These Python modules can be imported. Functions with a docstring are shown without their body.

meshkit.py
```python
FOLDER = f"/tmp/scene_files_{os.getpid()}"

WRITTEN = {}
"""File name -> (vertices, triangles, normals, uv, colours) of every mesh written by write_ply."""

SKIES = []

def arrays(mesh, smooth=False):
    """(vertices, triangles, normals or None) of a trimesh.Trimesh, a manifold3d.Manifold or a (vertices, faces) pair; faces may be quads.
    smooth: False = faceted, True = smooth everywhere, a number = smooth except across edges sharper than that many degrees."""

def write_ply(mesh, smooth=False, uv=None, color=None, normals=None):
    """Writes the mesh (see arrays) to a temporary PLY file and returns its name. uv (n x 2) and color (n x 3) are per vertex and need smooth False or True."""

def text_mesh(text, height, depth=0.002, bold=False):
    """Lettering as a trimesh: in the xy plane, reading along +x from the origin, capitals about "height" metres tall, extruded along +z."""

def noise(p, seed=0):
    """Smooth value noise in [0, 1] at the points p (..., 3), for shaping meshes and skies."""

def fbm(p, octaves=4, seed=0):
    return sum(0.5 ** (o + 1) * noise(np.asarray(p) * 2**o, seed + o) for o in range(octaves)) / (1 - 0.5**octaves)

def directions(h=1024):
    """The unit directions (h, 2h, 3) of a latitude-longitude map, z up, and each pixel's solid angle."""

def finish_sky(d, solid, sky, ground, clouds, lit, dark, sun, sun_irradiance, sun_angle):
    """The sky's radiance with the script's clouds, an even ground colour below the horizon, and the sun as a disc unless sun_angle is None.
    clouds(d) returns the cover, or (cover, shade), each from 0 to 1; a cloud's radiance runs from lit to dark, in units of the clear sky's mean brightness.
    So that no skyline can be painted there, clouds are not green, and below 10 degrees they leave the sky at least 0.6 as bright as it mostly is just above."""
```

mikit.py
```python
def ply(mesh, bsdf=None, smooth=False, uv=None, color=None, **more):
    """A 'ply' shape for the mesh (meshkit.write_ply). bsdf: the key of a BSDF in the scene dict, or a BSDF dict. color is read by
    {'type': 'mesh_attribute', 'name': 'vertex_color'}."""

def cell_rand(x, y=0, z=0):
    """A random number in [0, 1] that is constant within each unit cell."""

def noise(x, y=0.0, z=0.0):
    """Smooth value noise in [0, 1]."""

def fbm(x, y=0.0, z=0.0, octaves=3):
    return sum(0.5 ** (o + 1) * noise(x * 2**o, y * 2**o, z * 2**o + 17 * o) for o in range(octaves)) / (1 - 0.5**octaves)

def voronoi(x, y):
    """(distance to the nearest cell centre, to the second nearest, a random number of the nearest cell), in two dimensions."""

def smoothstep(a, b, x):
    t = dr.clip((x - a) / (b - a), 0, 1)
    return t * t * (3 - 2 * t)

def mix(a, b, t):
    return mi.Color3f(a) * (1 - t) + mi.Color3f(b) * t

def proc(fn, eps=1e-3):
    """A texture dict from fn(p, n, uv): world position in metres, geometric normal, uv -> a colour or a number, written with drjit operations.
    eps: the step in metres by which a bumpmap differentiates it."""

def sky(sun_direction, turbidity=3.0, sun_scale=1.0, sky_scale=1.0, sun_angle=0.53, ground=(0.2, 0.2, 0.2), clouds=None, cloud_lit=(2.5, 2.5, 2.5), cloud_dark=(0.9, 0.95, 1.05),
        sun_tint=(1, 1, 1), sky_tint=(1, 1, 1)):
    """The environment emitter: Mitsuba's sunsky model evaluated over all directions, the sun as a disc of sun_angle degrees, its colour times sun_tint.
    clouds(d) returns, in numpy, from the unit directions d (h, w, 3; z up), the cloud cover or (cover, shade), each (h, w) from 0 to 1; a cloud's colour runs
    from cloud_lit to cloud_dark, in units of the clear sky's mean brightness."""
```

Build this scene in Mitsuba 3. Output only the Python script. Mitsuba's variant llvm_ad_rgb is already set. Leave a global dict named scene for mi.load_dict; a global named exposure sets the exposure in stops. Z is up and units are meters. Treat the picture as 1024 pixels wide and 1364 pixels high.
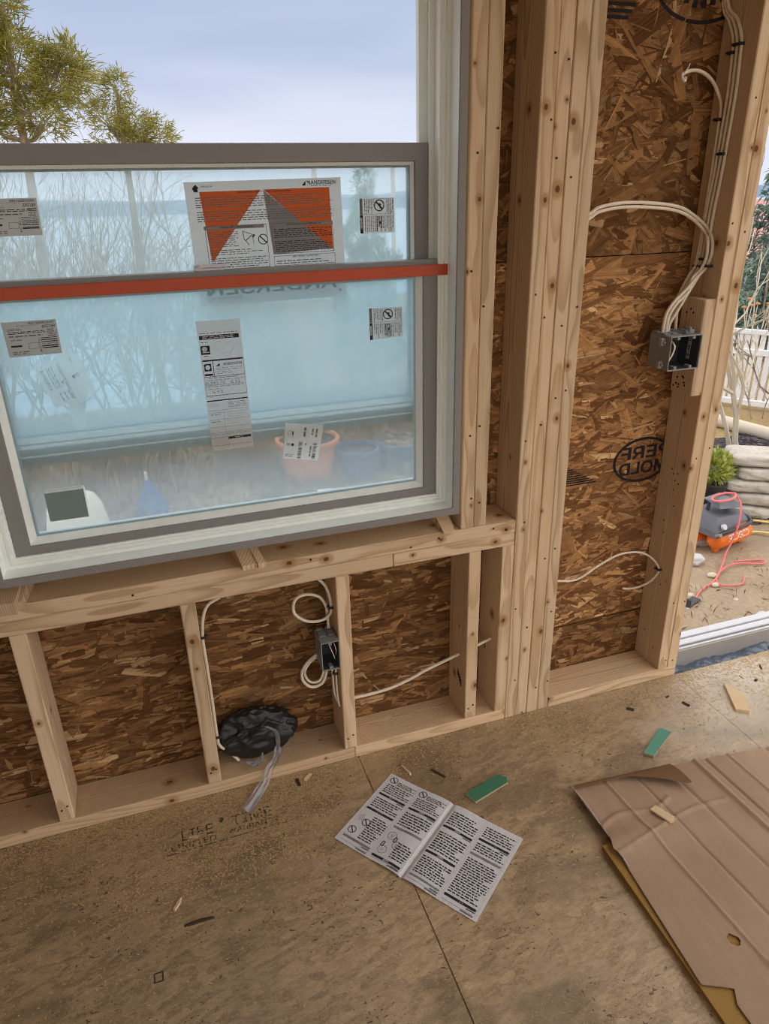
import math, random
import numpy as np, trimesh, drjit as dr, mitsuba as mi, mikit, meshkit
from mikit import noise, fbm, voronoi, cell_rand, smoothstep, mix
T = mi.ScalarTransform4f
random.seed(7)
RNG = np.random.default_rng(7)
scene, labels = {'type': 'scene'}, {}

# ------------------------------------------------------------------ camera, sky, exposure
EYE = np.array([0.0091, -1.5757, 1.506]); YAW, PITCH, ROLL, FOC = 0.3188, 0.4168, -0.0246, 949.4
fw = np.array([math.sin(YAW) * math.cos(PITCH), math.cos(YAW) * math.cos(PITCH), -math.sin(PITCH)])
rt = np.array([math.cos(YAW), -math.sin(YAW), 0]); up0 = np.cross(rt, fw)
up = up0 * math.cos(ROLL) - rt * math.sin(ROLL)
scene['camera'] = {'type': 'perspective', 'fov': 2 * math.degrees(math.atan(512 / FOC)), 'fov_axis': 'x', 'near_clip': 0.02, 'far_clip': 5000.0,
                   'to_world': T().look_at(origin=EYE.tolist(), target=(EYE + fw).tolist(), up=up.tolist())}
exposure = 2.6


def clouds(d):
    el = np.degrees(np.arcsin(np.clip(d[..., 2], -1, 1)))
    n = meshkit.fbm(d * np.array([2.0, 2.0, 9.0]), 4, 3)
    band = np.clip((el + 10 * (n - 0.5) - 3.0) / 9.0, 0, 1)
    shade = 0.83 + 0.17 * band * band * (3 - 2 * band) + 0.06 * (n - 0.5)
    z = np.clip((el - 12.5) / 25, 0, 1); shade = shade * (1 - 0.66 * z * z * (3 - 2 * z))     # an overcast sky is brightest overhead
    q = np.clip((0.25 - d[..., 1]) / 0.9, 0, 1); behind = q * q * (3 - 2 * q)          # sky brightened behind the camera, added to fill the room
    return np.ones_like(el), np.clip(shade, 0, 1) * (1 - 0.52 * behind)


scene['sky'] = mikit.sky((-0.3, -0.8, 0.5), turbidity=6, sun_scale=0.0, sky_scale=1.0, ground=(0.22, 0.2, 0.17), clouds=clouds,
                         cloud_lit=(3.65, 3.36, 3.02), cloud_dark=(0.72, 0.86, 1.18))

# ------------------------------------------------------------------ helpers


def key_for(name, parent=None):
    base = f'{parent}__{name}' if parent else name
    k, i = base, 0
    while k in scene or k in labels or any(False for _ in ()):
        i += 1
        k = f'{base}_{i:03d}'
    return k


def obj(name, mesh, bsdf, parent=None, label=None, smooth=False, uv=None, color=None, kind=None):
    k = key_for(name, parent)
    scene[k] = mikit.ply(mesh, bsdf, smooth=smooth, uv=uv, color=color)
    e = {}
    if label: e['label'] = label
    if kind: e['kind'] = kind
    if e: labels[k] = e
    return k


def thing(name, label, cat, group=None):
    k = key_for(name)
    labels[k] = {'label': label, 'category': cat}
    if group: labels[k]['group'] = group
    return k


def tag(k, label, cat, group=None, kind=None):
    labels[k] = {'label': label, 'category': cat}
    if group: labels[k]['group'] = group
    if kind: labels[k]['kind'] = kind
    return k


def struct(k, label=None):
    labels[k] = {'kind': 'structure'}
    if label: labels[k]['label'] = label
    return k


def cat(ms):
    vs, fs, n = [], [], 0
    for m in ms:
        v, f = (np.asarray(m.vertices), np.asarray(m.faces)) if hasattr(m, 'vertices') else (np.asarray(m[0], float), np.asarray(m[1], int))
        if f.shape[1] == 4: f = np.vstack([f[:, [0, 1, 2]], f[:, [0, 2, 3]]])
        vs.append(v); fs.append(f + n); n += len(v)
    return trimesh.Trimesh(np.vstack(vs), np.vstack(fs), process=False)


def box(x0, x1, y0, y1, z0, z1, b=0.0015):
    c = np.array([(x0 + x1) / 2, (y0 + y1) / 2, (z0 + z1) / 2]); h = np.array([x1 - x0, y1 - y0, z1 - z0]) / 2
    b = min(b, h.min() * 0.6); pts = []
    for s in np.ndindex(2, 2, 2):
        s = np.array(s) * 2 - 1
        for a in range(3):
            q = h - b; q[a] = h[a]
            pts.append(c + s * q)
    return trimesh.convex.convex_hull(np.array(pts))


def xf(m, M):
    m = m.copy(); m.apply_transform(M); return m


def rot(axis, deg, about=(0, 0, 0)):
    return trimesh.transformations.rotation_matrix(math.radians(deg), axis, about)


def trans(*p):
    return trimesh.transformations.translation_matrix(p)


def spline(pts, n=8):
    p = np.asarray(pts, float); q = np.vstack([2 * p[0] - p[1], p, 2 * p[-1] - p[-2]]); out = []
    for i in range(len(p) - 1):
        a, b, c, d = q[i:i + 4]
        t = np.linspace(0, 1, n, endpoint=False)[:, None]
        out.append(0.5 * (2 * b + (c - a) * t + (2 * a - 5 * b + 4 * c - d) * t ** 2 + (3 * b - a - 3 * c + d) * t ** 3))
    return np.vstack(out + [p[-1:]])


def tube(pts, r, sides=8, cap=True):
    p = np.asarray(pts, float); r = np.broadcast_to(r, (len(p),))
    t = np.gradient(p, axis=0); t /= np.linalg.norm(t, axis=1, keepdims=True) + 1e-12
    a = np.cross(t[0], [0.31, 0.2, 0.93]); a /= np.linalg.norm(a); A = []
    for k in range(len(p)):
        a = a - t[k] * (a @ t[k]); a /= np.linalg.norm(a) + 1e-12; A.append(a)
    A = np.array(A); B = np.cross(t, A); g = np.arange(sides) * 2 * np.pi / sides
    v = p[:, None] + r[:, None, None] * (np.cos(g)[None, :, None] * A[:, None] + np.sin(g)[None, :, None] * B[:, None])
    i, j = np.meshgrid(np.arange(len(p) - 1), np.arange(sides), indexing='ij')
    q = np.stack([i * sides + j, i * sides + (j + 1) % sides, (i + 1) * sides + (j + 1) % sides, (i + 1) * sides + j], -1).reshape(-1, 4)
    v = v.reshape(-1, 3); f = np.vstack([q[:, [0, 1, 2]], q[:, [0, 2, 3]]])
    if cap:
        k = np.arange(1, sides - 1); z = (len(p) - 1) * sides
        f = np.vstack([f, np.stack([k * 0, k + 1, k], 1), np.stack([k * 0 + z, z + k, z + k + 1], 1)])
    return trimesh.Trimesh(v, f, process=False)


def ring(x0, x1, z0, z1, prof):
    """A mitred rectangular frame: prof is a closed list of (side inset, bottom inset, top inset, y)."""
    V = []
    for ds, db, dt, y in prof:
        V += [(x0 + ds, y, z0 + db), (x1 - ds, y, z0 + db), (x1 - ds, y, z1 - dt), (x0 + ds, y, z1 - dt)]
    n, F = len(prof), []
    for i in range(n):
        j = (i + 1) % n
        for k in range(4):
            F.append((4 * i + k, 4 * i + (k + 1) % 4, 4 * j + (k + 1) % 4, 4 * j + k))
    m = cat([(np.array(V), np.array(F))])
    m.fix_normals(); return m


def lathe(prof, n=40):
    return trimesh.creation.revolve(np.array(prof), sections=n)


def blades(c, d, w, l, seed=0, droop=0.0):
    """Diamond leaves: centres c, directions d, width w, length l."""
    r = np.random.default_rng(seed); n = len(c)
    d = d / (np.linalg.norm(d, axis=1, keepdims=True) + 1e-9)
    s = np.cross(d, r.normal(size=(n, 3))); s /= np.linalg.norm(s, axis=1, keepdims=True) + 1e-9
    w, l = np.broadcast_to(w, n)[:, None], np.broadcast_to(l, n)[:, None]
    tip = c + d * l; tip[:, 2] -= droop * l[:, 0]
    v = np.stack([c, c + d * l * 0.45 + s * w / 2, tip, c + d * l * 0.45 - s * w / 2], 1).reshape(-1, 3)
    k = np.arange(n)[:, None] * 4
    return v, np.vstack([k + [0, 1, 2], k + [0, 2, 3]]), np.repeat(r.random(n), 4)


# ------------------------------------------------------------------ materials
def rgb(*c): return {'type': 'rgb', 'value': list(c)}
def diffuse(*c): return {'type': 'twosided', 'bsdf': {'type': 'diffuse', 'reflectance': rgb(*c)}}
def glossy(c, rough=0.4, spec=0.5, metal=0.0, **k): return {'type': 'twosided', 'bsdf': {'type': 'principled', 'base_color': rgb(*c), 'roughness': rough, 'specular': spec, 'metallic': metal, **k}}


def wood_fn(axis):
    def fn(p, n, uv):
        s = uv.x
        L, a, b = (p.z, p.x - uv.y, p.y) if axis == 'z' else (p.x, p.z - uv.y, p.y)
        L = L + s * 3.7
        h1, h2, h3 = cell_rand(s * 91.0, 3), cell_rand(s * 91.0, 5), cell_rand(s * 91.0, 9)
        wob = (noise(L * 2.2, s * 13.0) - 0.5) * 0.02 + (noise(L * 9.0, a * 30.0, b * 30.0) - 0.5) * 0.004
        r = dr.sqrt(dr.square(a - (h1 - 0.5) * 0.05) + dr.square(b - 0.07 - (h2 - 0.3) * 0.08)) + wob
        g = r * (130.0 + 90.0 * h3)
        fr = g - dr.floor(g)
        late = smoothstep(0.35, 0.9, fr) * (1 - smoothstep(0.92, 1.0, fr))
        streak = noise(L * 7.0, a * 700.0, b * 700.0)
        v = mix((0.715, 0.54, 0.36), (0.43, 0.28, 0.15), dr.clip(late * 0.62 + streak * 0.45 - 0.14, 0, 1))
        v = v * (0.84 + 0.26 * cell_rand(s * 91.0, 7))
        v = mix(v, mi.Color3f(0.62, 0.42, 0.24), 0.35 * smoothstep(0.45, 0.75, fbm(L * 1.5, a * 8, b * 8)))
        # knots
        for o, size in ((0.0, 0.21), (0.5, 0.34)):
            c = dr.floor(L / size + o); k = cell_rand(c, s * 53.0 + o * 11)
            Lc = (c + 0.3 + 0.4 * cell_rand(c, s * 31.0 + 2) - o) * size
            cc = (cell_rand(c, s * 17.0 + 4) - 0.5) * 0.034
            on = dr.select(dr.abs(n.y) > 0.5, a - cc, b - 0.055 - cc * 2.0)
            d = dr.sqrt(dr.square((L - Lc) * 0.75) + dr.square(on)) + (streak - 0.5) * 0.002
            R = 0.0035 + 0.0065 * cell_rand(c, s * 7.0 + 6)
            m = dr.select(k < 0.30, 1.0, 0.0)
            v = mix(v, mi.Color3f(0.36, 0.19, 0.075), m * 0.65 * (1 - smoothstep(R, R * 2.2, d)))
            v = mix(v, mi.Color3f(0.10, 0.045, 0.02), m * (1 - smoothstep(R * 0.45, R * 0.75, d)) * 0.85)
        return v
    return fn


def osb_fn(p, n, uv):
    tone = 0.84 + 0.40 * dr.floor(uv.x)
    u, w = uv.x - dr.floor(uv.x), uv.y
    t = cell_rand(u * 4096.0, 1)
    base = mix((0.135, 0.062, 0.026), (0.44, 0.235, 0.10), t * t * 0.7 + 0.3 * t)
    base = mix(base, mi.Color3f(0.60, 0.40, 0.21), smoothstep(0.91, 1.0, cell_rand(u * 4096.0, 2)))
    st = noise(w * 700.0, u * 300.0)
    base = base * (0.62 + 0.68 * st)
    return base * (0.72 + 0.55 * fbm(p.x * 60, p.y * 60, p.z * 90, 3)) * tone


def floor_fn(p, n, uv):
    q = p.x * 0.97 + p.y * 0.22; r = p.y * 0.97 - p.x * 0.22
    f1, f2, c1 = voronoi(q * 26 + 1.6 * noise(q * 14, r * 14), r * 75 + 2.2 * noise(q * 14 + 9, r * 14))
    f3, f4, c2 = voronoi(q * 70 + 7, r * 190 + 3)
    big = fbm(p.x * 2.3 + 3, p.y * 2.3, 0, 4); mid = fbm(p.x * 9, p.y * 9, 2, 3); fine = noise(p.x * 420, p.y * 420)
    v = mix((0.19, 0.130, 0.075), (0.49, 0.365, 0.225), 0.38 * c1 + 0.30 * c2 + 0.32 * fine)
    v = v * (0.70 + 0.6 * big)
    v = mix(v, mi.Color3f(0.42, 0.33, 0.22), 0.45 * smoothstep(0.5, 0.72, mid) * smoothstep(-0.1, 0.9, p.x))
    v = mix(v, mi.Color3f(0.13, 0.095, 0.06), 0.5 * smoothstep(0.55, 0.72, fbm(p.x * 5 + 11, p.y * 7, 5, 4)))
    v = mix(v, mi.Color3f(0.60, 0.55, 0.49), 0.85 * smoothstep(0.9, 2.1, p.x + 0.9 * p.y + 0.5 * (mid - 0.5)))      # door daylight painted in: floor colour paler towards the door
    spk = smoothstep(0.80, 0.86, noise(p.x * 430, p.y * 430, 3))
    v = mix(v, mi.Color3f(0.47, 0.33, 0.15), 0.7 * spk)
    spd = smoothstep(0.87, 0.92, noise(p.x * 150, p.y * 210, 8)) * smoothstep(0.4, 0.6, noise(p.x * 12, p.y * 12, 4))
    return mix(v, mi.Color3f(0.06, 0.04, 0.025), 0.8 * spd)


def card_fn(p, n, uv):
    fl = 0.5 + 0.5 * dr.sin((uv.x) * 2 * dr.pi / 0.0075)
    v = mix((0.335, 0.232, 0.160), (0.40, 0.282, 0.198), 0.25 * fl + 0.5 * noise(uv.x * 140, uv.y * 16) + 0.25 * noise(p.x * 600, p.y * 600))
    return v * (0.86 + 0.28 * fbm(p.x * 6, p.y * 6, 0, 3))


def ground_fn(p, n, uv):
    big = fbm(p.x * 0.8, p.y * 0.8, 0, 4); mid = fbm(p.x * 5, p.y * 5, 1, 4); fine = noise(p.x * 60, p.y * 60, p.z * 60)
    soil = mix((0.27, 0.205, 0.135), (0.51, 0.42, 0.31), 0.5 * mid + 0.5 * fine)
    soil = mix(soil, mi.Color3f(0.30, 0.25, 0.19), smoothstep(0.5, 0.65, big))
    scrub = mix((0.25, 0.165, 0.09), (0.46, 0.35, 0.21), 0.45 * mid + 0.55 * fine)
    scrub = mix(scrub, mi.Color3f(0.30, 0.27, 0.10), 0.6 * smoothstep(0.55, 0.7, fbm(p.x * 2 + 5, p.y * 2, 3, 3)))
    return mix(scrub, soil, smoothstep(2.0, 2.8, p.x + 0.4 * noise(p.x * 2, p.y * 2)) * (1 - smoothstep(3.4, 4.2, p.y)))


def leaf_fn(lo, hi, odd):
    def fn(p, n, uv):
        t = noise(p.x * 3.1, p.y * 3.1, p.z * 3.1)
        v = mix(lo, hi, dr.clip(0.65 * uv.x + 0.7 * t - 0.2, 0, 1))
        return mix(v, mi.Color3f(*odd), smoothstep(0.78, 0.9, cell_rand(uv.x * 999, 4)))
    return fn


def mulch_fn(p, n, uv):
    a, b, c = voronoi(p.x * 38, p.y * 38)
    return mix((0.035, 0.03, 0.035), (0.15, 0.135, 0.145), c * c) * (0.7 + 0.6 * noise(p.x * 130, p.y * 130))


def stone_fn(p, n, uv):
    v = mix((0.50, 0.47, 0.42), (0.72, 0.69, 0.64), fbm(p.x * 9, p.y * 9, p.z * 9, 4))
    v = mix(v, mi.Color3f(0.42, 0.40, 0.36), 0.6 * smoothstep(0.55, 0.7, fbm(p.x * 25, p.y * 25, p.z * 25 + 7, 3)))
    return v * (0.9 + 0.15 * cell_rand(uv.x * 77, 3))


def bark_fn(p, n, uv):
    return mix((0.21, 0.16, 0.12), (0.47, 0.40, 0.33), noise(p.x * 30, p.y * 30, p.z * 12) * 0.6 + 0.4 * uv.x)


def P(fn): return {'type': 'twosided', 'bsdf': {'type': 'diffuse', 'reflectance': mikit.proc(fn)}}


def leafy(fn): return {'type': 'principledthin', 'base_color': mikit.proc(fn), 'roughness': 0.7, 'diff_trans': 0.7, 'spec_trans': 0.0}


def pane(tint, veil, w):
    """A pane with a hazy protective film: part clear tinted glass, part a film that scatters the daylight through."""
    return {'type': 'blendbsdf', 'weight': w, 'a': {'type': 'thindielectric', 'specular_transmittance': rgb(*tint)},
            'b': {'type': 'principledthin', 'base_color': rgb(*veil), 'roughness': 0.9, 'spec_trans': 0.0, 'diff_trans': 2.0}}


scene.update({
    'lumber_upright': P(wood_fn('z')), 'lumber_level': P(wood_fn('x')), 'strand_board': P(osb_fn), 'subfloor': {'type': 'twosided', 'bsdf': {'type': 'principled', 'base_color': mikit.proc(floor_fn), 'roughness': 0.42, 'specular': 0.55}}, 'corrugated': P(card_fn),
    'soil': P(ground_fn), 'mulch_mat': P(mulch_fn), 'stone_mat': P(stone_fn), 'bark': P(bark_fn),
    'leaf_olive': leafy(leaf_fn((0.10, 0.13, 0.03), (0.50, 0.47, 0.12), (0.50, 0.38, 0.12))),
    'leaf_blue': leafy(leaf_fn((0.06, 0.13, 0.11), (0.36, 0.50, 0.44), (0.45, 0.55, 0.5))),
    'leaf_lime': leafy(leaf_fn((0.20, 0.30, 0.04), (0.62, 0.68, 0.18), (0.7, 0.65, 0.3))),
    'straw': leafy(leaf_fn((0.13, 0.09, 0.055), (0.66, 0.55, 0.40), (0.30, 0.16, 0.08))),
    'jamb_edge_shade': diffuse(0.27, 0.255, 0.24), 'vinyl': glossy((0.80, 0.84, 0.80), 0.35, 0.5), 'vinyl_shaded': glossy((0.225, 0.222, 0.215), 0.4, 0.5), 'gasket': diffuse(0.03, 0.035, 0.035), 'spacer': glossy((0.45, 0.47, 0.45), 0.35, 0.5, 0.6),  # backlit shade painted into the white vinyl of the sashes and jamb edge
    'glass_upper': pane((0.90, 0.97, 1.0), (0.64, 0.92, 1.0), 0.46), 'glass_lower': pane((0.82, 0.93, 1.0), (0.70, 0.90, 1.0), 0.45),
    'orange_strap': glossy((0.46, 0.055, 0.008), 0.35, 0.5), 'paper': {'type': 'principledthin', 'base_color': rgb(0.66, 0.66, 0.65), 'roughness': 0.8, 'spec_trans': 0.0, 'diff_trans': 1.0}, 'paper_cool': diffuse(0.66, 0.665, 0.70), 'ink': diffuse(0.035, 0.035, 0.04), 'ink_soft': diffuse(0.16, 0.16, 0.17),
    'ink_grey': diffuse(0.24, 0.24, 0.25), 'ink_pale': diffuse(0.50, 0.51, 0.52), 'ink_orange': diffuse(0.60, 0.135, 0.045), 'label_grey': {'type': 'principledthin', 'base_color': rgb(0.48, 0.46, 0.42), 'roughness': 0.8, 'spec_trans': 0.0, 'diff_trans': 0.7}, 'ink_teal': diffuse(0.20, 0.36, 0.40),
    'stain': diffuse(0.030, 0.026, 0.028), 'stain_floor': diffuse(0.075, 0.055, 0.04),
    'pvc_grey': glossy((0.20, 0.215, 0.22), 0.5, 0.4), 'pvc_shade': glossy((0.05, 0.055, 0.06), 0.5, 0.4), 'cable_jacket': glossy((0.74, 0.66, 0.53), 0.45, 0.4), 'staple_mat': glossy((0.02, 0.02, 0.022), 0.5), 'copper': glossy((0.75, 0.45, 0.25), 0.3, 0.5, 1.0),
    'wire_white': glossy((0.8, 0.78, 0.72), 0.4), 'bag_black': glossy((0.013, 0.013, 0.014), 0.42, 0.5), 'nail': diffuse(0.055, 0.04, 0.03), 'nail_hole': diffuse(0.05, 0.03, 0.02),
    'film_clear': {'type': 'blendbsdf', 'weight': 0.45, 'a': {'type': 'thindielectric'}, 'b': {'type': 'twosided', 'bsdf': {'type': 'principled', 'base_color': rgb(0.5, 0.5, 0.55), 'roughness': 0.25, 'specular': 0.9}}},
    'shim_green': diffuse(0.07, 0.21, 0.13), 'shim_green_light': diffuse(0.13, 0.33, 0.25), 'shim_side': diffuse(0.42, 0.36, 0.24), 'chip': diffuse(0.64, 0.49, 0.31), 'chip_dark': diffuse(0.07, 0.05, 0.035), 'sawdust_mat': diffuse(0.58, 0.42, 0.21),
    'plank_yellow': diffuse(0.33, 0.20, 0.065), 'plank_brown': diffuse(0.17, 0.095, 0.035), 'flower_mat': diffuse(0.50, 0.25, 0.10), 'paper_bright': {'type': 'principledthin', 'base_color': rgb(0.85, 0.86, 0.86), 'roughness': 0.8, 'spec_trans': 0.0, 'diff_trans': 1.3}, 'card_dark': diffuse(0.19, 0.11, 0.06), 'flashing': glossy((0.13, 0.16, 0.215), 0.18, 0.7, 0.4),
    'alu': glossy((0.60, 0.615, 0.66), 0.35, 0.5), 'alu_grey': glossy((0.30, 0.285, 0.265), 0.4, 0.5), 'concrete': diffuse(0.45, 0.44, 0.42),
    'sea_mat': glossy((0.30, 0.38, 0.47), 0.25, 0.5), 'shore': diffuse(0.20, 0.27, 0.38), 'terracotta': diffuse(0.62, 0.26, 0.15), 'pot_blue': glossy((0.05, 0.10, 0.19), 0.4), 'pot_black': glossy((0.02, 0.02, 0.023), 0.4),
    'cream': diffuse(0.76, 0.70, 0.58), 'foam': diffuse(0.85, 0.89, 0.89), 'foam_shaded': diffuse(0.20, 0.28, 0.265), 'white_board': diffuse(0.80, 0.78, 0.74), 'tank_orange': glossy((0.90, 0.20, 0.02), 0.3, 0.5), 'shroud': glossy((0.055, 0.06, 0.075), 0.4, 0.5), 'shroud_light': glossy((0.15, 0.165, 0.20), 0.4, 0.5),
    'hose_red': glossy((0.85, 0.20, 0.20), 0.45), 'cord_yellow': glossy((0.80, 0.62, 0.22), 0.5), 'tube_green': glossy((0.10, 0.45, 0.25), 0.5), 'tube_grey': diffuse(0.5, 0.5, 0.48), 'picket_white': glossy((0.82, 0.84, 0.88), 0.4), 'log_mat': diffuse(0.66, 0.60, 0.50),
    'roof_red': diffuse(0.62, 0.30, 0.30), 'house_wall': diffuse(0.72, 0.70, 0.68), 'window_dark': glossy((0.05, 0.06, 0.08), 0.2), 'tarp_blue': diffuse(0.06, 0.12, 0.28), 'rock_grey': diffuse(0.62, 0.62, 0.62),
})

SEED = [0]


def board(name, x0, x1, y0, y1, z0, z1, parent='wall_front', axis='z', b=0.0022, M=None, label=None):
    m = box(x0, x1, y0, y1, z0, z1, b); SEED[0] += 1
    uv = np.tile([SEED[0] * 0.617, (x0 + x1) / 2 if axis == 'z' else (z0 + z1) / 2], (len(m.vertices), 1))
    if M is not None: m = xf(m, M)
    return obj(name, m, 'lumber_upright' if axis == 'z' else 'lumber_level', parent, uv=uv, label=label)


# ------------------------------------------------------------------ the framed wall (room face at y = 0, x to the right, z up)
t, D, SILL = 0.038, 0.1245, 0.6088
X1, X2, X3, X4, X5, XK, XJ = -0.3793, 0.0, 0.3906, 0.7704, 0.8713, 1.4755, 0.7425
TOP = 2.36
labels['wall_front'] = {'kind': 'structure'}
board('sole_plate', -1.85, 0.42, 0.0, D, 0, t, axis='x')
board('sole_plate', 0.421, X5 + t - 0.001, 0.0, D, 0, t, axis='x')
board('sole_plate', X5 + 5 * t + 0.001, XK + 2 * t, 0.0, D, 0, t, axis='x')
for x in (-1.5, -1.14, -0.76, X1, X2, X3, X4, X5):
    board('stud', x + 0.0005, x + t - 0.0005, 0.001 if x != X5 else 0.0, D, t, SILL, label=None)
board('sill_board', -1.85, 0.55, 0.0005, D, SILL, SILL + t - 0.0006, axis='x')
board('sill_board', 0.551, X5 + t - 0.0015, 0.0, D, SILL, SILL + t - 0.0006, axis='x')
board('sill_board', -1.85, X5 + t - 0.0005, 0.0, D, SILL + t, SILL + 2 * t, axis='x')
for i in range(2):
    board('jack_stud', XJ + i * t + 0.0006, XJ + (i + 1) * t - 0.0006, 0.0 + 0.001 * i, D, SILL + 2 * t, TOP)
    board('jack_stud', -0.42 - i * t + 0.0006, -0.42 - (i - 1) * t - 0.0006, 0.0, D, SILL + 2 * t, TOP)
for i in range(4):
    board('post_ply', X5 + t + i * t + 0.0005, X5 + t + (i + 1) * t - 0.0005, (0.0, 0.0015, 0.0005, 0.001)[i], D, 0, TOP)
for i in range(2):
    board('king_stud', XK + i * t + 0.0005, XK + (i + 1) * t - 0.0005, 0.0, D, t, TOP)
board('blocking', XK - t + 0.0006, XK - 0.0005, 0.0005, 0.087, 0.974, 1.236, label='short block nailed to the door stud')
board('header_board', -0.5, XJ, 0.0, D, 2.03, 2.33, axis='x')
board('header_board', XK + 2 * t, 3.4, 0.0, D, 2.1, 2.33, axis='x')
board('top_plate', -1.85, 4.2, 0.0, D, 2.36, 2.44, axis='x')
for x in (-1.85, -0.9):
    board('stud', x, x + t, 0.0, D, SILL + 2 * t, TOP)
for x in (3.4, 3.44, 3.9): board('stud', x, x + t, 0.0, D, 0, TOP)
# nail heads and holes
nl = []
def nail(x, z, r=0.0025, y=-0.0004):
    c = trimesh.creation.cylinder(r, 0.0012, sections=10); nl.append(xf(c, trans(x, y, z) @ rot([1, 0, 0], 90)))
for x in (X1, X2, X3, X4): nail(x + 0.012, 0.075); nail(x + 0.027, 0.085)
for i in range(4):
    for z in (0.09, 0.33, 0.62, 0.95, 1.28, 1.6, 1.83):
        if RNG.random() < 0.75: nail(X5 + t * (1 + i) + RNG.uniform(0.008, 0.03), z + RNG.uniform(-0.09, 0.09))
for i in range(2):
    for z in (0.73, 0.98, 1.3, 1.62): nail(XJ + t * i + RNG.uniform(0.008, 0.03), z + RNG.uniform(-0.05, 0.05), 0.0028)
    for z in (0.062, 0.3, 0.8, 1.4, 1.7): nail(XK + t * i + RNG.uniform(0.01, 0.03), z + RNG.uniform(-0.03, 0.03))
for x in (-0.1, 0.33, 0.6, 0.68, 0.84, 0.88): nail(x, SILL + t * 1.5 + RNG.uniform(-.008, .008), 0.003)
obj('nail_heads', cat(nl), 'nail', 'wall_front', kind='stuff')
nh = []
for x, y in ((1.4375, 0.05), (1.4375, 0.068), (1.4375, 0.03)):
    for z in (1.2, 1.02, 0.99, 1.005):
        nh.append(xf(trimesh.creation.cylinder(0.003, 0.0012, sections=8), trans(x + 0.0002, y + RNG.uniform(-.008, .008), z + RNG.uniform(-.012, .012)) @ rot([0, 1, 0], 90)))
for k in range(14):
    nh.append(xf(trimesh.creation.cylinder(0.0022, 0.0012, sections=8), trans(XK - 0.0002, RNG.uniform(0.02, 0.1), RNG.uniform(0.07, 0.75)) @ rot([0, 1, 0], 90)))
obj('nail_holes', cat(nh), 'nail_hole', 'wall_front', kind='stuff')


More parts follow.
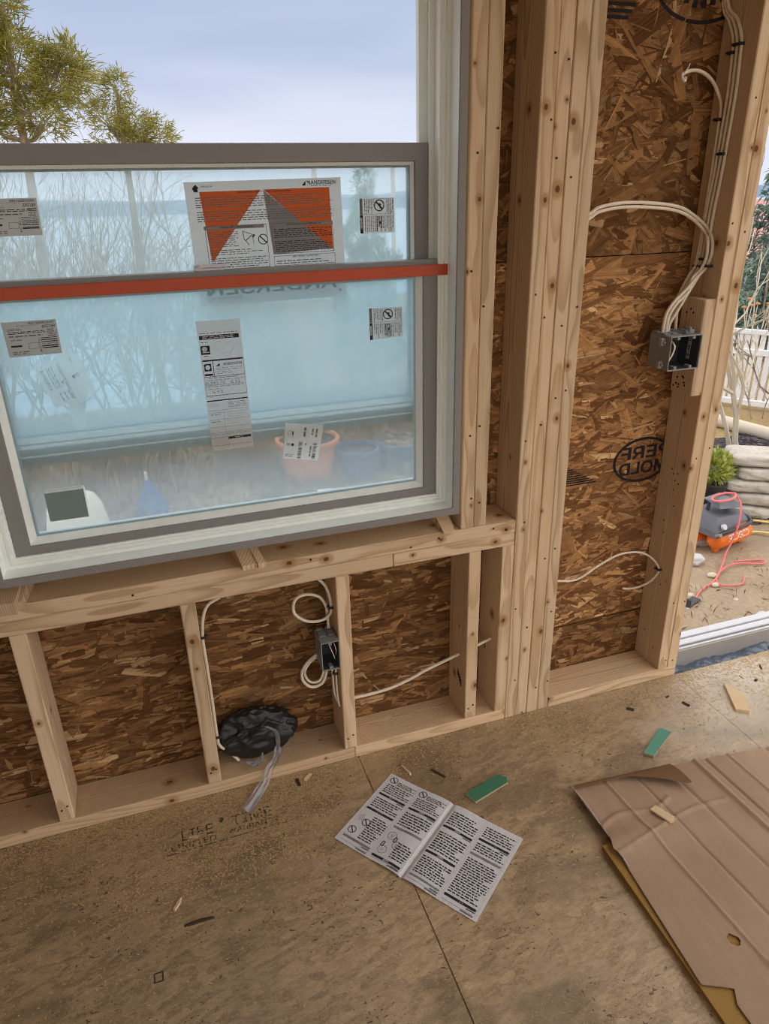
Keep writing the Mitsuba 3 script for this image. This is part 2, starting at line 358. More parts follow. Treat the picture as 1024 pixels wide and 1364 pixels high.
# sheathing: strand board panels, every strand a sliver of wood of its own
def osb_panel(name, x0, x1, z0, z1, y, seed, flat=0.17, dens=3600, size=1.0, tone=0):
    m = box(x0, x1, y, y + 0.011, z0, z1, 0.0006)
    k = obj(name, m, 'strand_board', 'wall_front', uv=np.tile([tone + 0.123 + seed * 0.01, 0.0], (len(m.vertices), 1)))
    r = np.random.default_rng(seed); n = int((x1 - x0) * (z1 - z0) * dens)
    big = r.random(n); order = np.argsort(-big + 1.5 * r.random(n))
    L = (0.018 + 0.125 * big ** 1.1 * (0.45 + 0.8 * r.random(n)))[order] * size; w = (0.0022 + 0.030 * r.random(n) ** 1.5 * (0.3 + big))[order] * size ** 1.3
    a = r.normal(0, flat, n) + np.where(r.random(n) < 0.14, r.uniform(-1.5, 1.5, n), 0)
    cx, cz = r.uniform(x0, x1, n), r.uniform(z0, z1, n)
    yy = y - 0.0002 - 0.0022 * np.arange(n) / n
    V, UV = [], []
    for i in range(n):
        j = r.uniform(-0.12, 0.12, 8)
        s = np.array([-.5, -.2, .2, .5, .5 + j[0], .2, -.2, -.5 + j[1]]) + np.array([j[2], 0, 0, j[3], j[4] * .6, 0, 0, j[5] * .6])
        q = np.array([-.5, -.5 + j[6], -.5, -.42, .42, .5, .5 + j[7], .45])
        u, v = s * L[i], q * w[i]; ca, sa = math.cos(a[i]), math.sin(a[i])
        X, Z = cx[i] + u * ca - v * sa, cz[i] + u * sa + v * ca
        V.append(np.stack([np.clip(X, x0, x1), yy[i] + v * r.normal(0, 0.06) + u * r.normal(0, 0.008) - np.abs(r.normal(0, 0.0004)), np.clip(Z, z0, z1)], 1)); UV.append(np.stack([np.full(8, tone + r.random() * .998), v + r.random() * 3], 1))
    V, UV = np.vstack(V), np.vstack(UV)
    f = np.array([[0, 1, 7], [1, 6, 7], [1, 2, 6], [2, 5, 6], [2, 3, 5], [3, 4, 5]])
    F = (np.arange(n)[:, None, None] * 8 + f[None]).reshape(-1, 3)
    obj('strands', (V, F), 'strand_board', k, uv=UV, kind='stuff')
    return k


S1, S2 = 0.205, 1.348
osb_panel('sheathing_panel', -1.85, 0.89, 0.0, 0.725, D + 0.0035, 11)
osb_panel('sheathing_panel', 0.892, XK + 2 * t, 0.0, S1 - 0.0018, D + 0.0035, 13)
pk = osb_panel('sheathing_panel', 0.74, XK + 2 * t, 0.726, S2 - 0.0015, D + 0.0035, 14, 0.34, 3400, 1.1, 1)
osb_panel('sheathing_panel', 0.892, XK + 2 * t, S1 + 0.0018, 0.725, D + 0.0035, 16, 0.34, 3400, 1.1, 1)
obj('weather_wrap', cat([box(-1.85, XK + 2 * t, D + 0.0148, D + 0.0165, -0.05, 0.722), box(0.737, XK + 2 * t, D + 0.0148, D + 0.0165, 0.722, 2.44)]), 'gasket', 'wall_front')
pu = osb_panel('sheathing_panel', 0.74, XK + 2 * t, S2 + 0.0015, 2.44, D + 0.0035, 15, 0.62, 2600, 1.25)
for a, b, c, d in ((-1.85, -0.38, 0.726, 2.44), (-0.38, 0.74, 2.02, 2.44), (XK + 2 * t, 4.2, 2.12, 2.44), (3.4, 4.2, 0, 2.12)):
    obj('sheathing_panel', box(a, b, D + 0.0035, D + 0.0145, c, d), 'strand_board', 'wall_front', uv=np.tile([0.3, 0], (24, 1)))


# ink stamps printed on the sheathing
def flat_text(s, h, bold=False):
    m = meshkit.text_mesh(s, h, 0.0001, bold); v = np.array(m.vertices)
    return v[:, 0] - v[:, 0].min(), v[:, 1] - v[:, 1].min(), np.array(m.faces)


def wall_text(s, x0, x1, z0, z1, y, bold=True, mirror=False, skew=0.0):
    u, v, f = flat_text(s, 1, bold); u, v = u / u.max(), v / v.max()
    if mirror: u = 1 - u
    return np.stack([x0 + u * (x1 - x0), np.full(len(u), y), z0 + v * (z1 - z0) + skew * u], 1), f


def ellipse_ring(cx, cz, rx, rz, w, y, n=48):
    g = np.linspace(0, 2 * np.pi, n, endpoint=False); v = []
    for k in (0, w): v.append(np.stack([cx + (rx - k) * np.cos(g), np.full(n, y), cz + (rz - k) * np.sin(g)], 1))
    i = np.arange(n); j = (i + 1) % n
    return np.vstack(v), np.vstack([np.stack([i, j, i + n], 1), np.stack([j, j + n, i + n], 1)])


YS = D - 0.0006
st = [ellipse_ring(1.405, 0.752, 0.104, 0.072, 0.008, YS), wall_text('PERF', 1.325, 1.50, 0.757, 0.797, YS, mirror=True), wall_text('MOLD', 1.325, 1.50, 0.707, 0.747, YS, mirror=True)]
obj('ink_stamp', cat(st), 'stain', pk, label='black oval ink stamp with two lines of letters')
ba = []
for i in range(9): ba.append(box(1.13, 1.245 - 0.012 * i, YS - 0.0002, YS, 0.702 + i * 0.007, 0.7055 + i * 0.007, 0.00005))
obj('ink_bars', cat(ba), 'stain', pk)
st = [ellipse_ring(1.40, 1.945, 0.13, 0.075, 0.008, YS)]
for i in range(8): st.append(box(1.30 + i * 0.026, 1.313 + i * 0.026, YS - 0.0002, YS, 1.90 + 0.012 * abs(i - 3.5) * 0.6, 1.985, 0.00005))
obj('ink_stamp', cat(st), 'stain', pu, label='black oval ink stamp of upright strokes')
ba = []
for i in range(8): ba.append(box(1.13, 1.20 + 0.009 * i, YS - 0.0002, YS, 1.872 + i * 0.013, 1.879 + i * 0.013, 0.00005))
obj('ink_bars', cat(ba), 'stain', pu)
ml = [box(X4 - 0.0006, X4 - 0.0001, 0.03 + 0.006 * i, 0.0335 + 0.006 * i, 0.14 + 0.006 * i, 0.165 + 0.006 * i, 0.00004) for i in range(5)]
obj('pencil_marks', cat(ml), 'stain', 'wall_front')

# ------------------------------------------------------------------ floor, ceiling, side wall, foundation, door
labels['floor'] = {'kind': 'structure'}
SX = 0.43
def slab(x0, x1, y0, y1, z0, z1):
    return box(x0, x1, y0, y1, z0, z1, 0.001)
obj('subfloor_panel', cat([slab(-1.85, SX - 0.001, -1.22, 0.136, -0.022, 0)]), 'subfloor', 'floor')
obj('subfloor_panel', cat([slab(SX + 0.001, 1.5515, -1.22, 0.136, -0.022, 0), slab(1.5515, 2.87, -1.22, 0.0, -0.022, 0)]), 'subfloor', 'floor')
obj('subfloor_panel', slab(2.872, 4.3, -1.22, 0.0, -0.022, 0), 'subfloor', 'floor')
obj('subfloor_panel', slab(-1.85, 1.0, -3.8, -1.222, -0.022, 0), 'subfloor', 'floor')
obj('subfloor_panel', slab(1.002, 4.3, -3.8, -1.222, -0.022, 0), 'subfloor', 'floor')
struct(obj('floor_edge', box(1.5515, 4.3, 0.001, 0.136, -0.05, -0.026), 'lumber_level', uv=np.tile([3.1, 0], (24, 1))))
struct(obj('ceiling', box(-1.9, 1.65, -3.6, 0.15, 2.44, 2.47), 'lumber_level', uv=np.tile([5.1, 0.0], (24, 1))))
struct(obj('wall_left', box(-1.9, -1.86, -3.8, 0.15, -0.02, 2.44), 'strand_board', uv=np.tile([0.31, 0.0], (24, 1))))
struct(obj('foundation', box(-1.9, 4.3, 0.02, 0.134, -1.4, -0.051), 'concrete'))
# door: sill of the sliding door and its side jamb
labels['door_1'] = {'kind': 'structure'}
sx0, sx1 = 1.5525, 3.40
obj('sill_track', cat([box(sx0, sx1, 0.052, 0.062, -0.024, 0.047, 0.0015), box(sx0, sx1, 0.060, 0.067, 0.0, 0.047, 0.001)]), 'alu_grey', 'door_1')
obj('sill_rail', box(sx0, sx1, 0.0595, 0.067, 0.047, 0.0505, 0.001), 'alu', 'door_1')
obj('sill_rail', box(sx0, sx1, 0.079, 0.105, 0.0, 0.051, 0.002), 'alu', 'door_1')
obj('sill_rail', box(sx0, sx1, 0.119, 0.150, 0.0, 0.046, 0.002), 'alu', 'door_1')
obj('sill_gap', cat([box(sx0, sx1, 0.066, 0.078, 0.0, 0.012, 0.001), box(sx0, sx1, 0.106, 0.118, 0.0, 0.012, 0.001)]), 'gasket', 'door_1')
obj('side_jamb', box(1.5525, 1.5575, 0.02, 0.136, 0.0, 2.1, 0.001), 'alu_grey', 'door_1')
obj('side_jamb', box(3.395, 3.40, 0.02, 0.136, 0.0, 2.1, 0.001), 'alu_grey', 'door_1')
# wrinkled flashing in the gap between floor and door sill
nx, ny = 260, 10
gx, gy = np.meshgrid(np.linspace(1.5515, 3.39, nx), np.linspace(0.0015, 0.056, ny), indexing='ij')
gz = -0.015 + 0.026 * (meshkit.fbm(np.stack([gx * 26 + gy * 12, gy * 20, gx * 0], -1), 3, 2) - 0.5) + 0.005 * np.abs(np.sin(gx * 60 + gy * 40))
def grid_mesh(gx, gy, gz):
    a, b = gx.shape; i, j = np.meshgrid(np.arange(a - 1), np.arange(b - 1), indexing='ij')
    q = np.stack([i * b + j, (i + 1) * b + j, (i + 1) * b + j + 1, i * b + j + 1], -1).reshape(-1, 4)
    return trimesh.Trimesh(np.stack([gx, gy, gz], -1).reshape(-1, 3), np.vstack([q[:, [0, 1, 2]], q[:, [0, 2, 3]]]), process=False)
obj('flashing_strip', grid_mesh(gx, gy, gz), 'flashing', 'door_1', label='crinkled blue-grey flashing membrane')

# ------------------------------------------------------------------ the window
WX0, WX1, WZ0, WZ1 = -0.375, 0.735, 0.735, 2.01
labels['window_1'] = {'kind': 'structure'}
def sq(*p): return [(d, d, d, y) for d, y in p]
obj('frame', ring(WX0, WX1, WZ0, WZ1, sq((0, 0.0), (0.0185, 0.0), (0.0185, 0.046), (0.0265, 0.048), (0.0265, 0.052), (0.0310, 0.052), (0.0310, 0.048), (0.0365, 0.048), (0.0375, 0.050),
    (0.0420, 0.051), (0.0420, 0.0575), (0.034, 0.0575), (0.034, 0.0965), (0.0475, 0.0965), (0.0475, 0.0985), (0.034, 0.0985), (0.034, 0.139), (0.055, 0.139), (0.055, 0.155), (0, 0.155))), 'vinyl', 'window_1')
obj('jamb_edge', ring(WX0, WX1, WZ0, WZ1, sq((0, -0.005), (0.0178, -0.005), (0.0185, -0.0043), (0.0185, -0.0001), (0, -0.0001))), 'jamb_edge_shade', 'window_1', label='front edge of the white window jamb with its shade put in the colour')  # strip split off to carry the painted shade of the white jamb front
ls = obj('lower_sash', ring(-0.3395, 0.6995, 0.7705, 1.3685, [(0, 0, 0, 0.0585), (0.039, 0.0255, 0.0265, 0.0585), (0.0405, 0.027, 0.0275, 0.060), (0.0405, 0.027, 0.0275, 0.094), (0, 0, 0, 0.094)]), 'vinyl_shaded', 'window_1')
obj('glazing_bead', ring(-0.3395, 0.6995, 0.7705, 1.3685, [(0.041, 0.0275, 0.028, 0.062), (0.0545, 0.0410, 0.0375, 0.077), (0.0545, 0.0410, 0.0375, 0.088), (0.041, 0.0275, 0.028, 0.088)]), 'vinyl', ls)
obj('spacer_bar', ring(-0.3395, 0.6995, 0.7705, 1.3685, [(0.0545, 0.0410, 0.0375, 0.0795), (0.060, 0.0465, 0.043, 0.0795), (0.060, 0.0465, 0.043, 0.088), (0.0545, 0.0410, 0.0375, 0.088)]), 'spacer', ls)
def sheet_glass(x0, x1, z0, z1, y):
    return np.array([[x0, y, z0], [x1, y, z0], [x1, y, z1], [x0, y, z1]], float), np.array([[0, 1, 2], [0, 2, 3]])
obj('glass_pane', sheet_glass(-0.285, 0.645, 0.8115, 1.331, 0.0785), 'glass_lower', ls, label='hazy blue-filmed glass')
us = obj('upper_sash', ring(-0.3395, 0.6995, 0.972, 1.6145, [(0, 0, 0, 0.0993), (0.044, 0.048, 0.036, 0.0993), (0.0455, 0.0495, 0.0375, 0.101), (0.0455, 0.0495, 0.0375, 0.1365), (0, 0, 0, 0.1365)]), 'vinyl_shaded', 'window_1')
obj('glazing_bead', ring(-0.3395, 0.6995, 0.972, 1.6145, [(0.046, 0.050, 0.038, 0.103), (0.0525, 0.0625, 0.0445, 0.1115), (0.0525, 0.0625, 0.0445, 0.128), (0.046, 0.050, 0.038, 0.128)]), 'vinyl', us)
obj('spacer_bar', ring(-0.3395, 0.6995, 0.972, 1.6145, [(0.0525, 0.0625, 0.0445, 0.115), (0.057, 0.067, 0.049, 0.115), (0.057, 0.067, 0.049, 0.126), (0.0525, 0.0625, 0.0445, 0.126)]), 'gasket', us)
obj('glass_pane', sheet_glass(-0.287, 0.647, 1.0345, 1.570, 0.1125), 'glass_upper', us, label='hazy pale glass')
obj('bottom_lip', cat([box(-0.338, 0.698, 0.0965, 0.0993, 0.992, 0.996, 0.0008), box(-0.338, 0.698, 0.0955, 0.0993, 1.012, 1.020, 0.002)]), 'vinyl', us)
lk = cat([box(0.138, 0.200, 0.060, 0.084, 1.3685, 1.3745, 0.002), xf(trimesh.creation.cylinder(0.011, 0.007, sections=24), trans(0.150, 0.072, 1.377)),
          trimesh.convex.convex_hull(np.vstack([xf(trimesh.creation.cylinder(0.010, 0.006, sections=16), trans(0.152, 0.070, 1.379)).vertices, xf(trimesh.creation.cylinder(0.005, 0.005, sections=16), trans(0.210, 0.062, 1.3785)).vertices]))])
obj('sash_lock', lk, 'alu', ls, label='grey cam lock on the top rail')
sm = box(WX0 + 0.0195, 0.7155, 0.0455, 0.0478, 1.3335, 1.3585, 0.0009)
tag(obj('strap', sm, 'orange_strap'), 'bright orange shipping strap across the top rail of the lower sash', 'strap')


# ------------------------------------------------------------------ printed sheets: marks laid out in sheet coordinates (0..1 right, 0..1 down)
class Sheet:
    def __init__(self, corners, n):
        self.c = [np.array(p, float) for p in corners]; self.n = np.array(n, float); self.m = {}; self.h = 0.0003
        self.w = np.linalg.norm(self.c[1] - self.c[0]); self.l = np.linalg.norm(self.c[3] - self.c[0])

    def at(self, s, t_, h):
        s, t_, h = np.broadcast_arrays(np.asarray(s, float), np.asarray(t_, float), h); s, t_ = s[..., None], t_[..., None]
        return self.c[0] * (1 - s) * (1 - t_) + self.c[1] * s * (1 - t_) + self.c[2] * s * t_ + self.c[3] * (1 - s) * t_ + self.n * h[..., None] + self.bend(s, t_)

    def bend(self, s, t_): return 0

    def poly(self, pts, ink):
        p = np.array(pts, float); self.h += 2e-7
        v = self.at(p[:, 0], p[:, 1], self.h); k = np.arange(1, len(p) - 1)
        self.m.setdefault(ink, []).append((v, np.stack([k * 0, k, k + 1], 1)))

    def rect(self, s0, t0, s1, t1, ink): self.poly([(s0, t0), (s1, t0), (s1, t1), (s0, t1)], ink)

    def frame(self, s0, t0, s1, t1, w, ink):
        a, b = w / self.w, w / self.l
        self.rect(s0, t0, s1, t0 + b, ink); self.rect(s0, t1 - b, s1, t1, ink); self.rect(s0, t0, s0 + a, t1, ink); self.rect(s1 - a, t0, s1, t1, ink)

    def text(self, s, s0, t0, s1, t1, ink, bold=True, flip=False, mirror=False, turn=False):
        u, v, f = flat_text(s, 1, bold); u, v = u / u.max(), v / v.max()
        if turn: u, v = v, u if False else 1 - u
        if turn: u, v = v * 0 + u, v
        if flip: u, v = 1 - u, 1 - v
        if mirror: u = 1 - u
        self.h += 2e-7
        self.m.setdefault(ink, []).append((self.at(s0 + u * (s1 - s0), t0 + (1 - v) * (t1 - t0), self.h), f))

    def lines(self, s0, t0, s1, t1, n, ink, seed=1, fill=0.48, ragged=0.2, word=0.012, up=False):
        """Rows of small print, each word a short dash; up: the rows run up the sheet."""
        r = np.random.default_rng(seed); self.h += 2e-7; V = []
        A, B = (t0, t1) if not up else (s0, s1)
        for i in range(n):
            a0 = A + (B - A) * (i + 0.5 - fill / 2) / n; a1 = a0 + (B - A) * fill / n
            lo, hi = (s0, s1) if not up else (t0, t1)
            unit = word / (self.w if not up else self.l); x = lo; e = hi - (hi - lo) * r.random() * ragged * (r.random() < 0.6)
            while x < e:
                y = min(x + unit * r.uniform(0.35, 1.3), e)
                V.append([(x, a0), (y, a0), (y, a1), (x, a1)] if not up else [(a0, x), (a0, y), (a1, y), (a1, x)]); x = y + unit * 0.22
        V = np.array(V); v = self.at(V[..., 0], V[..., 1], self.h).reshape(-1, 3); k = np.arange(len(V))[:, None] * 4
        self.m.setdefault(ink, []).append((v, np.vstack([k + [0, 1, 2], k + [0, 2, 3]])))

    def barcode(self, s0, t0, s1, t1, ink, seed, across=True, n=26):
        r = np.random.default_rng(seed); x = 0.0; ws = r.choice([1, 1, 2, 3], n * 2).astype(float); ws /= ws.sum()
        for i, w in enumerate(ws):
            if i % 2 == 0:
                if across: self.rect(s0 + (s1 - s0) * x, t0, s0 + (s1 - s0) * (x + w), t1, ink)
                else: self.rect(s0, t0 + (t1 - t0) * x, s1, t0 + (t1 - t0) * (x + w), ink)
            x += w

    def ringmark(self, s, t_, r, ink, slash=True, w=0.14, n=28):
        a, b = r / self.w, r / self.l; g = np.linspace(0, 2 * np.pi, n + 1); self.h += 2e-7
        for k in range(n):
            q = [(s + a * f * math.cos(x), t_ + b * f * math.sin(x)) for f, x in ((1, g[k]), (1, g[k + 1]), (1 - w, g[k + 1]), (1 - w, g[k]))]
            v = self.at(*np.array(q).T, self.h); self.m.setdefault(ink, []).append((v, np.array([[0, 1, 2], [0, 2, 3]])))
        if slash:
            d = 0.7; e = w * 0.5
            self.poly([(s - a * (d - e), t_ - b * (d + e)), (s - a * (d + e), t_ - b * (d - e)), (s + a * (d - e), t_ + b * (d + e)), (s + a * (d + e), t_ + b * (d - e))], ink)

    def disc(self, s, t_, r, ink, n=20):
        g = np.linspace(0, 2 * np.pi, n, endpoint=False); self.poly([(s + r / self.w * math.cos(x), t_ + r / self.l * math.sin(x)) for x in g], ink)

    def paper(self, res=(1, 1), thick=0.00025):
        a, b = res; s, t_ = np.meshgrid(np.linspace(0, 1, a + 1), np.linspace(0, 1, b + 1), indexing='ij')
        ms = []
        for h in (0.00022,):
            p = self.at(s, t_, h); ms.append(grid_mesh(p[..., 0], p[..., 1], p[..., 2]))
        return cat(ms)

    def build(self, name, label, category, paper, names, res=(1, 1)):
        k = thing(name, label, category); obj('paper', self.paper(res), paper, k)
        for ink, ms in self.m.items(): obj(names.get(ink.split('#')[0], 'print'), cat(ms), ink.split('#')[0], k, kind=None if ink.split('#')[0] in names else 'stuff')
        return k


OUT = (0, -1, 0)
UY, LY = 0.1118, 0.0778
# big warning sheet on the upper sash
s = Sheet([(0.1415, UY, 1.5420), (0.4818, UY, 1.5472), (0.4849, UY, 1.2927), (0.1471, UY, 1.2891)], OUT)
b0 = 0.66     # the printed front ends here; below it hangs the reverse of the sheet
s.poly([(.087, .055 / .72 * 1), (.47, .055 / .72), (.125, .62), (.110, .62)], 'ink_orange')
s.poly([(.49, .075), (.92, .075), (.925, .58), (.905, .58)], 'ink_orange#2')
s.poly([(.487, .08), (.915, .575), (.515, .60)], 'ink_grey')
s.rect(.085, .345, .47, .375, 'ink_grey#2'); s.rect(.515, .345, .93, .375, 'ink_grey#3')
s.frame(.09, .345, .485, .70, .0012, 'ink_soft'); s.frame(.515, .345, .93, .60, .0012, 'ink_soft'); s.frame(.515, .615, .935, .70, .0010, 'ink_soft')
s.text('WARNING | ADVERTENCIA', .19, .349, .40, .371, 'ink'); s.text('WARNING | ADVERTENCIA', .62, .349, .85, .371, 'ink')
s.text('Important Information | Información Importante', .32, .078, .66, .10, 'ink')
s.text('IMPORTANT | IMPORTANTE', .64, .617, .83, .637, 'ink')
s.text('ANDERSEN', .80, .018, .965, .05, 'ink'); s.lines(.80, .053, .965, .065, 1, 'ink_soft', 4)
s.poly([(.74, .055), (.765, .02), (.765, .055)], 'ink'); s.poly([(.77, .02), (.795, .02), (.795, .055)], 'ink_soft')
s.poly([(.046, .05), (.068, .02), (.09, .05), (.079, .05), (.079, .078), (.057, .078), (.057, .05)], 'ink'); s.text('THIS SIDE UP', .10, .032, .17, .044, 'ink')
s.lines(.055, .115, .94, .205, 5, 'ink_soft', 2, .40); s.lines(.055, .225, .94, .315, 5, 'ink_soft', 3, .40)
s.lines(.105, .39, .30, .52, 8, 'ink_soft', 5, .4); s.lines(.105, .535, .47, .585, 3, 'ink_soft', 6, .4, .5); s.lines(.105, .60, .475, .69, 5, 'ink_soft', 7, .4)
s.lines(.53, .39, .92, .47, 5, 'ink', 8, .38); s.lines(.53, .49, .92, .585, 6, 'ink', 9, .38); s.lines(.53, .65, .92, .69, 2, 'ink_soft', 10, .4)
s.ringmark(.455, .47, .011, 'ink', True, .16)
for q in ([(.325, .39), (.33, .39), (.335, .47), (.33, .47)], [(.325, .39), (.40, .43), (.40, .436), (.325, .397)], [(.34, .47), (.38, .43), (.384, .436), (.343, .478)], [(.385, .43), (.389, .43), (.395, .50), (.391, .50)], [(.335, .47), (.36, .515), (.363, .51), (.34, .467)]): s.poly(q, 'ink_soft')
s.poly([(.385, .445), (.40, .425), (.407, .432), (.392, .452)], 'ink')
s.rect(.012, .80, .99, .802, 'ink_pale'); s.text('ANDERSEN', .05, .815, .935, .915, 'ink_soft', True, mirror=True)
s.lines(.55, .918, .95, .926, 1, 'ink_pale', 12); s.text('LOVE THE LIFE YOU SEE', .05, .925, .28, .945, 'ink_soft'); s.lines(.05, .952, .32, .964, 1, 'ink_pale', 11); s.lines(.80, .94, .92, .952, 1, 'ink_pale', 13); s.poly([(.94, .93), (.965, .93), (.965, .96)], 'ink_soft')
s.build('warning_sheet', 'large white, orange and grey warning sheet hung on the raised-up glass above the orange strap', 'notice', 'paper', {'ink_orange': 'orange_field', 'ink_grey': 'grey_field'})
labels['warning_sheet']['label'] = 'large white notice with orange field and grey triangle behind the orange strap'


def order_label(c, num, name, label, seed):
    s = Sheet(c, OUT)
    s.text('XXXXX NOISIV WWE', .48, .035, .96, .10, 'ink', True, flip=True); s.text(num, .72, .14, .965, .225, 'ink', True, flip=True)
    s.lines(.25, .115, .68, .135, 1, 'ink_soft', seed); s.lines(.08, .19, .35, .26, 2, 'ink_soft', seed + 1); s.lines(.08, .28, .9, .36, 2, 'ink', seed + 2, .5, .3); s.lines(.08, .39, .72, .45, 1, 'ink_soft', seed + 3, .6)
    s.lines(.80, .25, .97, .48, 4, 'ink_soft', seed + 4); s.lines(.1, .5, .35, .55, 1, 'ink_soft', seed + 5)
    s.barcode(.65, .50, .96, .83, 'ink', seed, False, 8); s.barcode(.60, .52, .635, .92, 'ink_soft', seed + 7, False, 12); s.frame(.40, .63, .59, .80, .0008, 'ink_soft')
    s.rect(.08, .67, .28, .72, 'ink'); s.lines(.08, .84, .40, .95, 2, 'ink_soft', seed + 6)
    return s.build(name, label, 'label', 'label_grey', {})


order_label([(-0.2404, UY, 1.5189), (-0.1461, UY, 1.5189), (-0.1475, UY, 1.4500), (-0.2466, UY, 1.4495)], '681362', 'order_label', 'grey upside-down order label with barcode, upper of two at the left edge of the window', 21)
order_label([(-0.2560, LY, 1.2887), (-0.1526, LY, 1.2891), (-0.1526, LY, 1.2191), (-0.2542, LY, 1.2174)], '681359', 'order_label', 'grey upside-down order label with barcode just below the orange strap at the left', 41)


def vent_label(c, label, seed):
    s = Sheet(c, OUT)
    s.rect(0, 0, .08, .46, 'ink_soft'); s.rect(0, .47, .085, 1, 'ink'); s.rect(.02, .55, .06, .86, 'ink_pale'); s.rect(.09, .45, 1, .462, 'ink_soft'); s.rect(.09, .02, 1, .028, 'ink_soft')
    s.ringmark(.56, .21, .0125, 'ink', True, .2); s.poly([(.50, .16), (.60, .15), (.62, .20), (.55, .24)], 'ink'); s.disc(.60, .27, .0025, 'ink')
    s.lines(.12, .05, .42, .43, 6, 'ink_soft', seed, .45, .5, .008, True); s.lines(.76, .05, .98, .43, 4, 'ink_soft', seed + 1, .45, .4, .008, True)
    s.lines(.12, .5, .98, .96, 15, 'ink_soft', seed + 2, .42, .4, .007, True); s.lines(.46, .52, .64, .96, 3, 'ink', seed + 3, .6, .3, .006, True); s.disc(.58, .70, .003, 'ink')
    return s.build('caution_label', label, 'label', 'paper', {})


vent_label([(0.5245, UY, 1.5025), (0.6079, UY, 1.5032), (0.6081, UY, 1.4287), (0.5244, UY, 1.4289)], 'small square caution label right of the orange notice, above the strap', 60)
vent_label([(0.5287, LY, 1.2647), (0.6121, LY, 1.2632), (0.6122, LY, 1.1935), (0.5292, LY, 1.1911)], 'small square caution label on the cyan glass below the strap', 70)

s = Sheet([(-0.2199, UY, 1.1859), (-0.1256, UY, 1.2119), (-0.1026, UY, 1.1221), (-0.1917, UY, 1.0946)], OUT)
s.barcode(.08, .12, .16, .62, 'ink_teal', 3, False, 16); s.barcode(.46, .10, .53, .97, 'ink_teal', 4, False, 30); s.lines(.2, .1, .36, .6, 3, 'ink_teal', 5, .4, .4, .012, True)
s.rect(.66, .44, .72, .52, 'ink'); s.text('B', .74, .42, .82, .5, 'ink_teal'); s.lines(.2, .72, .5, .95, 3, 'ink_teal', 8, .3, .3, .01, True); s.poly([(.38, .5), (.46, .47), (.42, .56)], 'ink_teal'); s.lines(.75, .05, .82, .2, 1, 'ink_teal', 9, .5, .2, .01, True)
s.build('shipping_label', 'pale tilted shipping label seen through the cyan glass', 'label', 'paper_bright', {})

s = Sheet([(0.1281, LY, 1.2634), (0.2243, LY, 1.2634), (0.2273, LY, 0.9629), (0.1304, LY, 0.9624)], OUT)
s.lines(.04, .085, .96, .095, 1, 'ink_soft', 2); s.rect(.03, .105, .94, .135, 'ink'); s.lines(.1, .108, .84, .132, 2, 'label_grey', 3, .5, 0)
s.rect(.03, .18, .24, .245, 'ink'); s.disc(.12, .205, .006, 'label_grey'); s.rect(.06, .225, .22, .232, 'label_grey'); s.lines(.06, .15, .22, .16, 1, 'ink_soft', 30); s.lines(.08, .252, .2, .262, 1, 'ink', 4)
mp = [(.36, .16), (.50, .155), (.62, .175), (.72, .16), (.80, .19), (.74, .225), (.70, .245), (.58, .235), (.52, .25), (.40, .225)]
for a, b in zip(mp, mp[1:] + mp[:1]): s.poly([a, b, (b[0] + .01, b[1] + .003), (a[0] + .01, a[1] + .003)], 'ink_pale')
s.rect(.03, .285, .97, .297, 'ink'); s.rect(.26, .297, .275, .41, 'ink'); s.rect(.06, .315, .22, .37, 'ink'); s.disc(.14, .342, .0055, 'paper'); s.rect(.05, .39, .24, .405, 'ink')
s.text('ANDERSEN', .50, .315, .94, .335, 'ink', True); s.poly([(.33, .338), (.42, .315), (.42, .338)], 'ink'); s.lines(.33, .345, .93, .40, 4, 'ink_soft', 5, .25, .5)
s.frame(.03, .285, .985, .56, .0007, 'ink_soft'); s.rect(.03, .411, .98, .415, 'ink'); s.lines(.12, .42, .9, .43, 1, 'ink_soft', 6); s.lines(.1, .437, .95, .446, 1, 'ink_soft', 7)
s.text('0.30', .05, .452, .27, .474, 'ink', False); s.text('1.70', .29, .452, .49, .474, 'ink', False); s.text('0.31', .62, .452, .86, .474, 'ink', False)
s.rect(.03, .478, .98, .481, 'ink_soft'); s.lines(.08, .486, .92, .496, 1, 'ink_soft', 8); s.lines(.08, .505, .4, .513, 1, 'ink_soft', 9); s.text('0.53', .18, .52, .42, .542, 'ink', False)
s.rect(.02, .56, .985, .563, 'ink_soft'); s.rect(.02, .595, .985, .604, 'ink'); s.lines(.06, .62, .3, .65, 3, 'ink_pale', 10, .5); s.lines(.5, .615, .95, .665, 4, 'ink_soft', 11, .3, .5)
for y in (.675, .695, .75, .81, .855, .87): s.rect(.02, y, .985, y + .0022, 'ink_soft')
s.rect(.37, .70, .375, .86, 'ink_soft'); s.lines(.06, .705, .3, .715, 1, 'ink_soft', 12); s.lines(.45, .705, .9, .745, 2, 'ink_pale', 13, .3); s.lines(.05, .76, .3, .772, 1, 'ink_soft', 14); s.lines(.42, .76, .8, .80, 2, 'ink_pale', 15, .3)
s.rect(.02, .895, .985, .898, 'ink_soft'); s.rect(.41, .898, .96, .915, 'ink'); s.lines(.58, .90, .8, .912, 1, 'paper', 17, .6); s.lines(.45, .922, .95, .955, 3, 'ink_pale', 16, .3); s.rect(.02, .96, .985, .963, 'ink_soft'); s.rect(.41, .898, .415, .96, 'ink_soft'); s.lines(.04, .967, .98, .985, 2, 'ink_pale', 19, .3)
s.build('energy_label', 'tall narrow grey rating label with black number fields in the middle of the lower glass', 'label', 'paper', {})

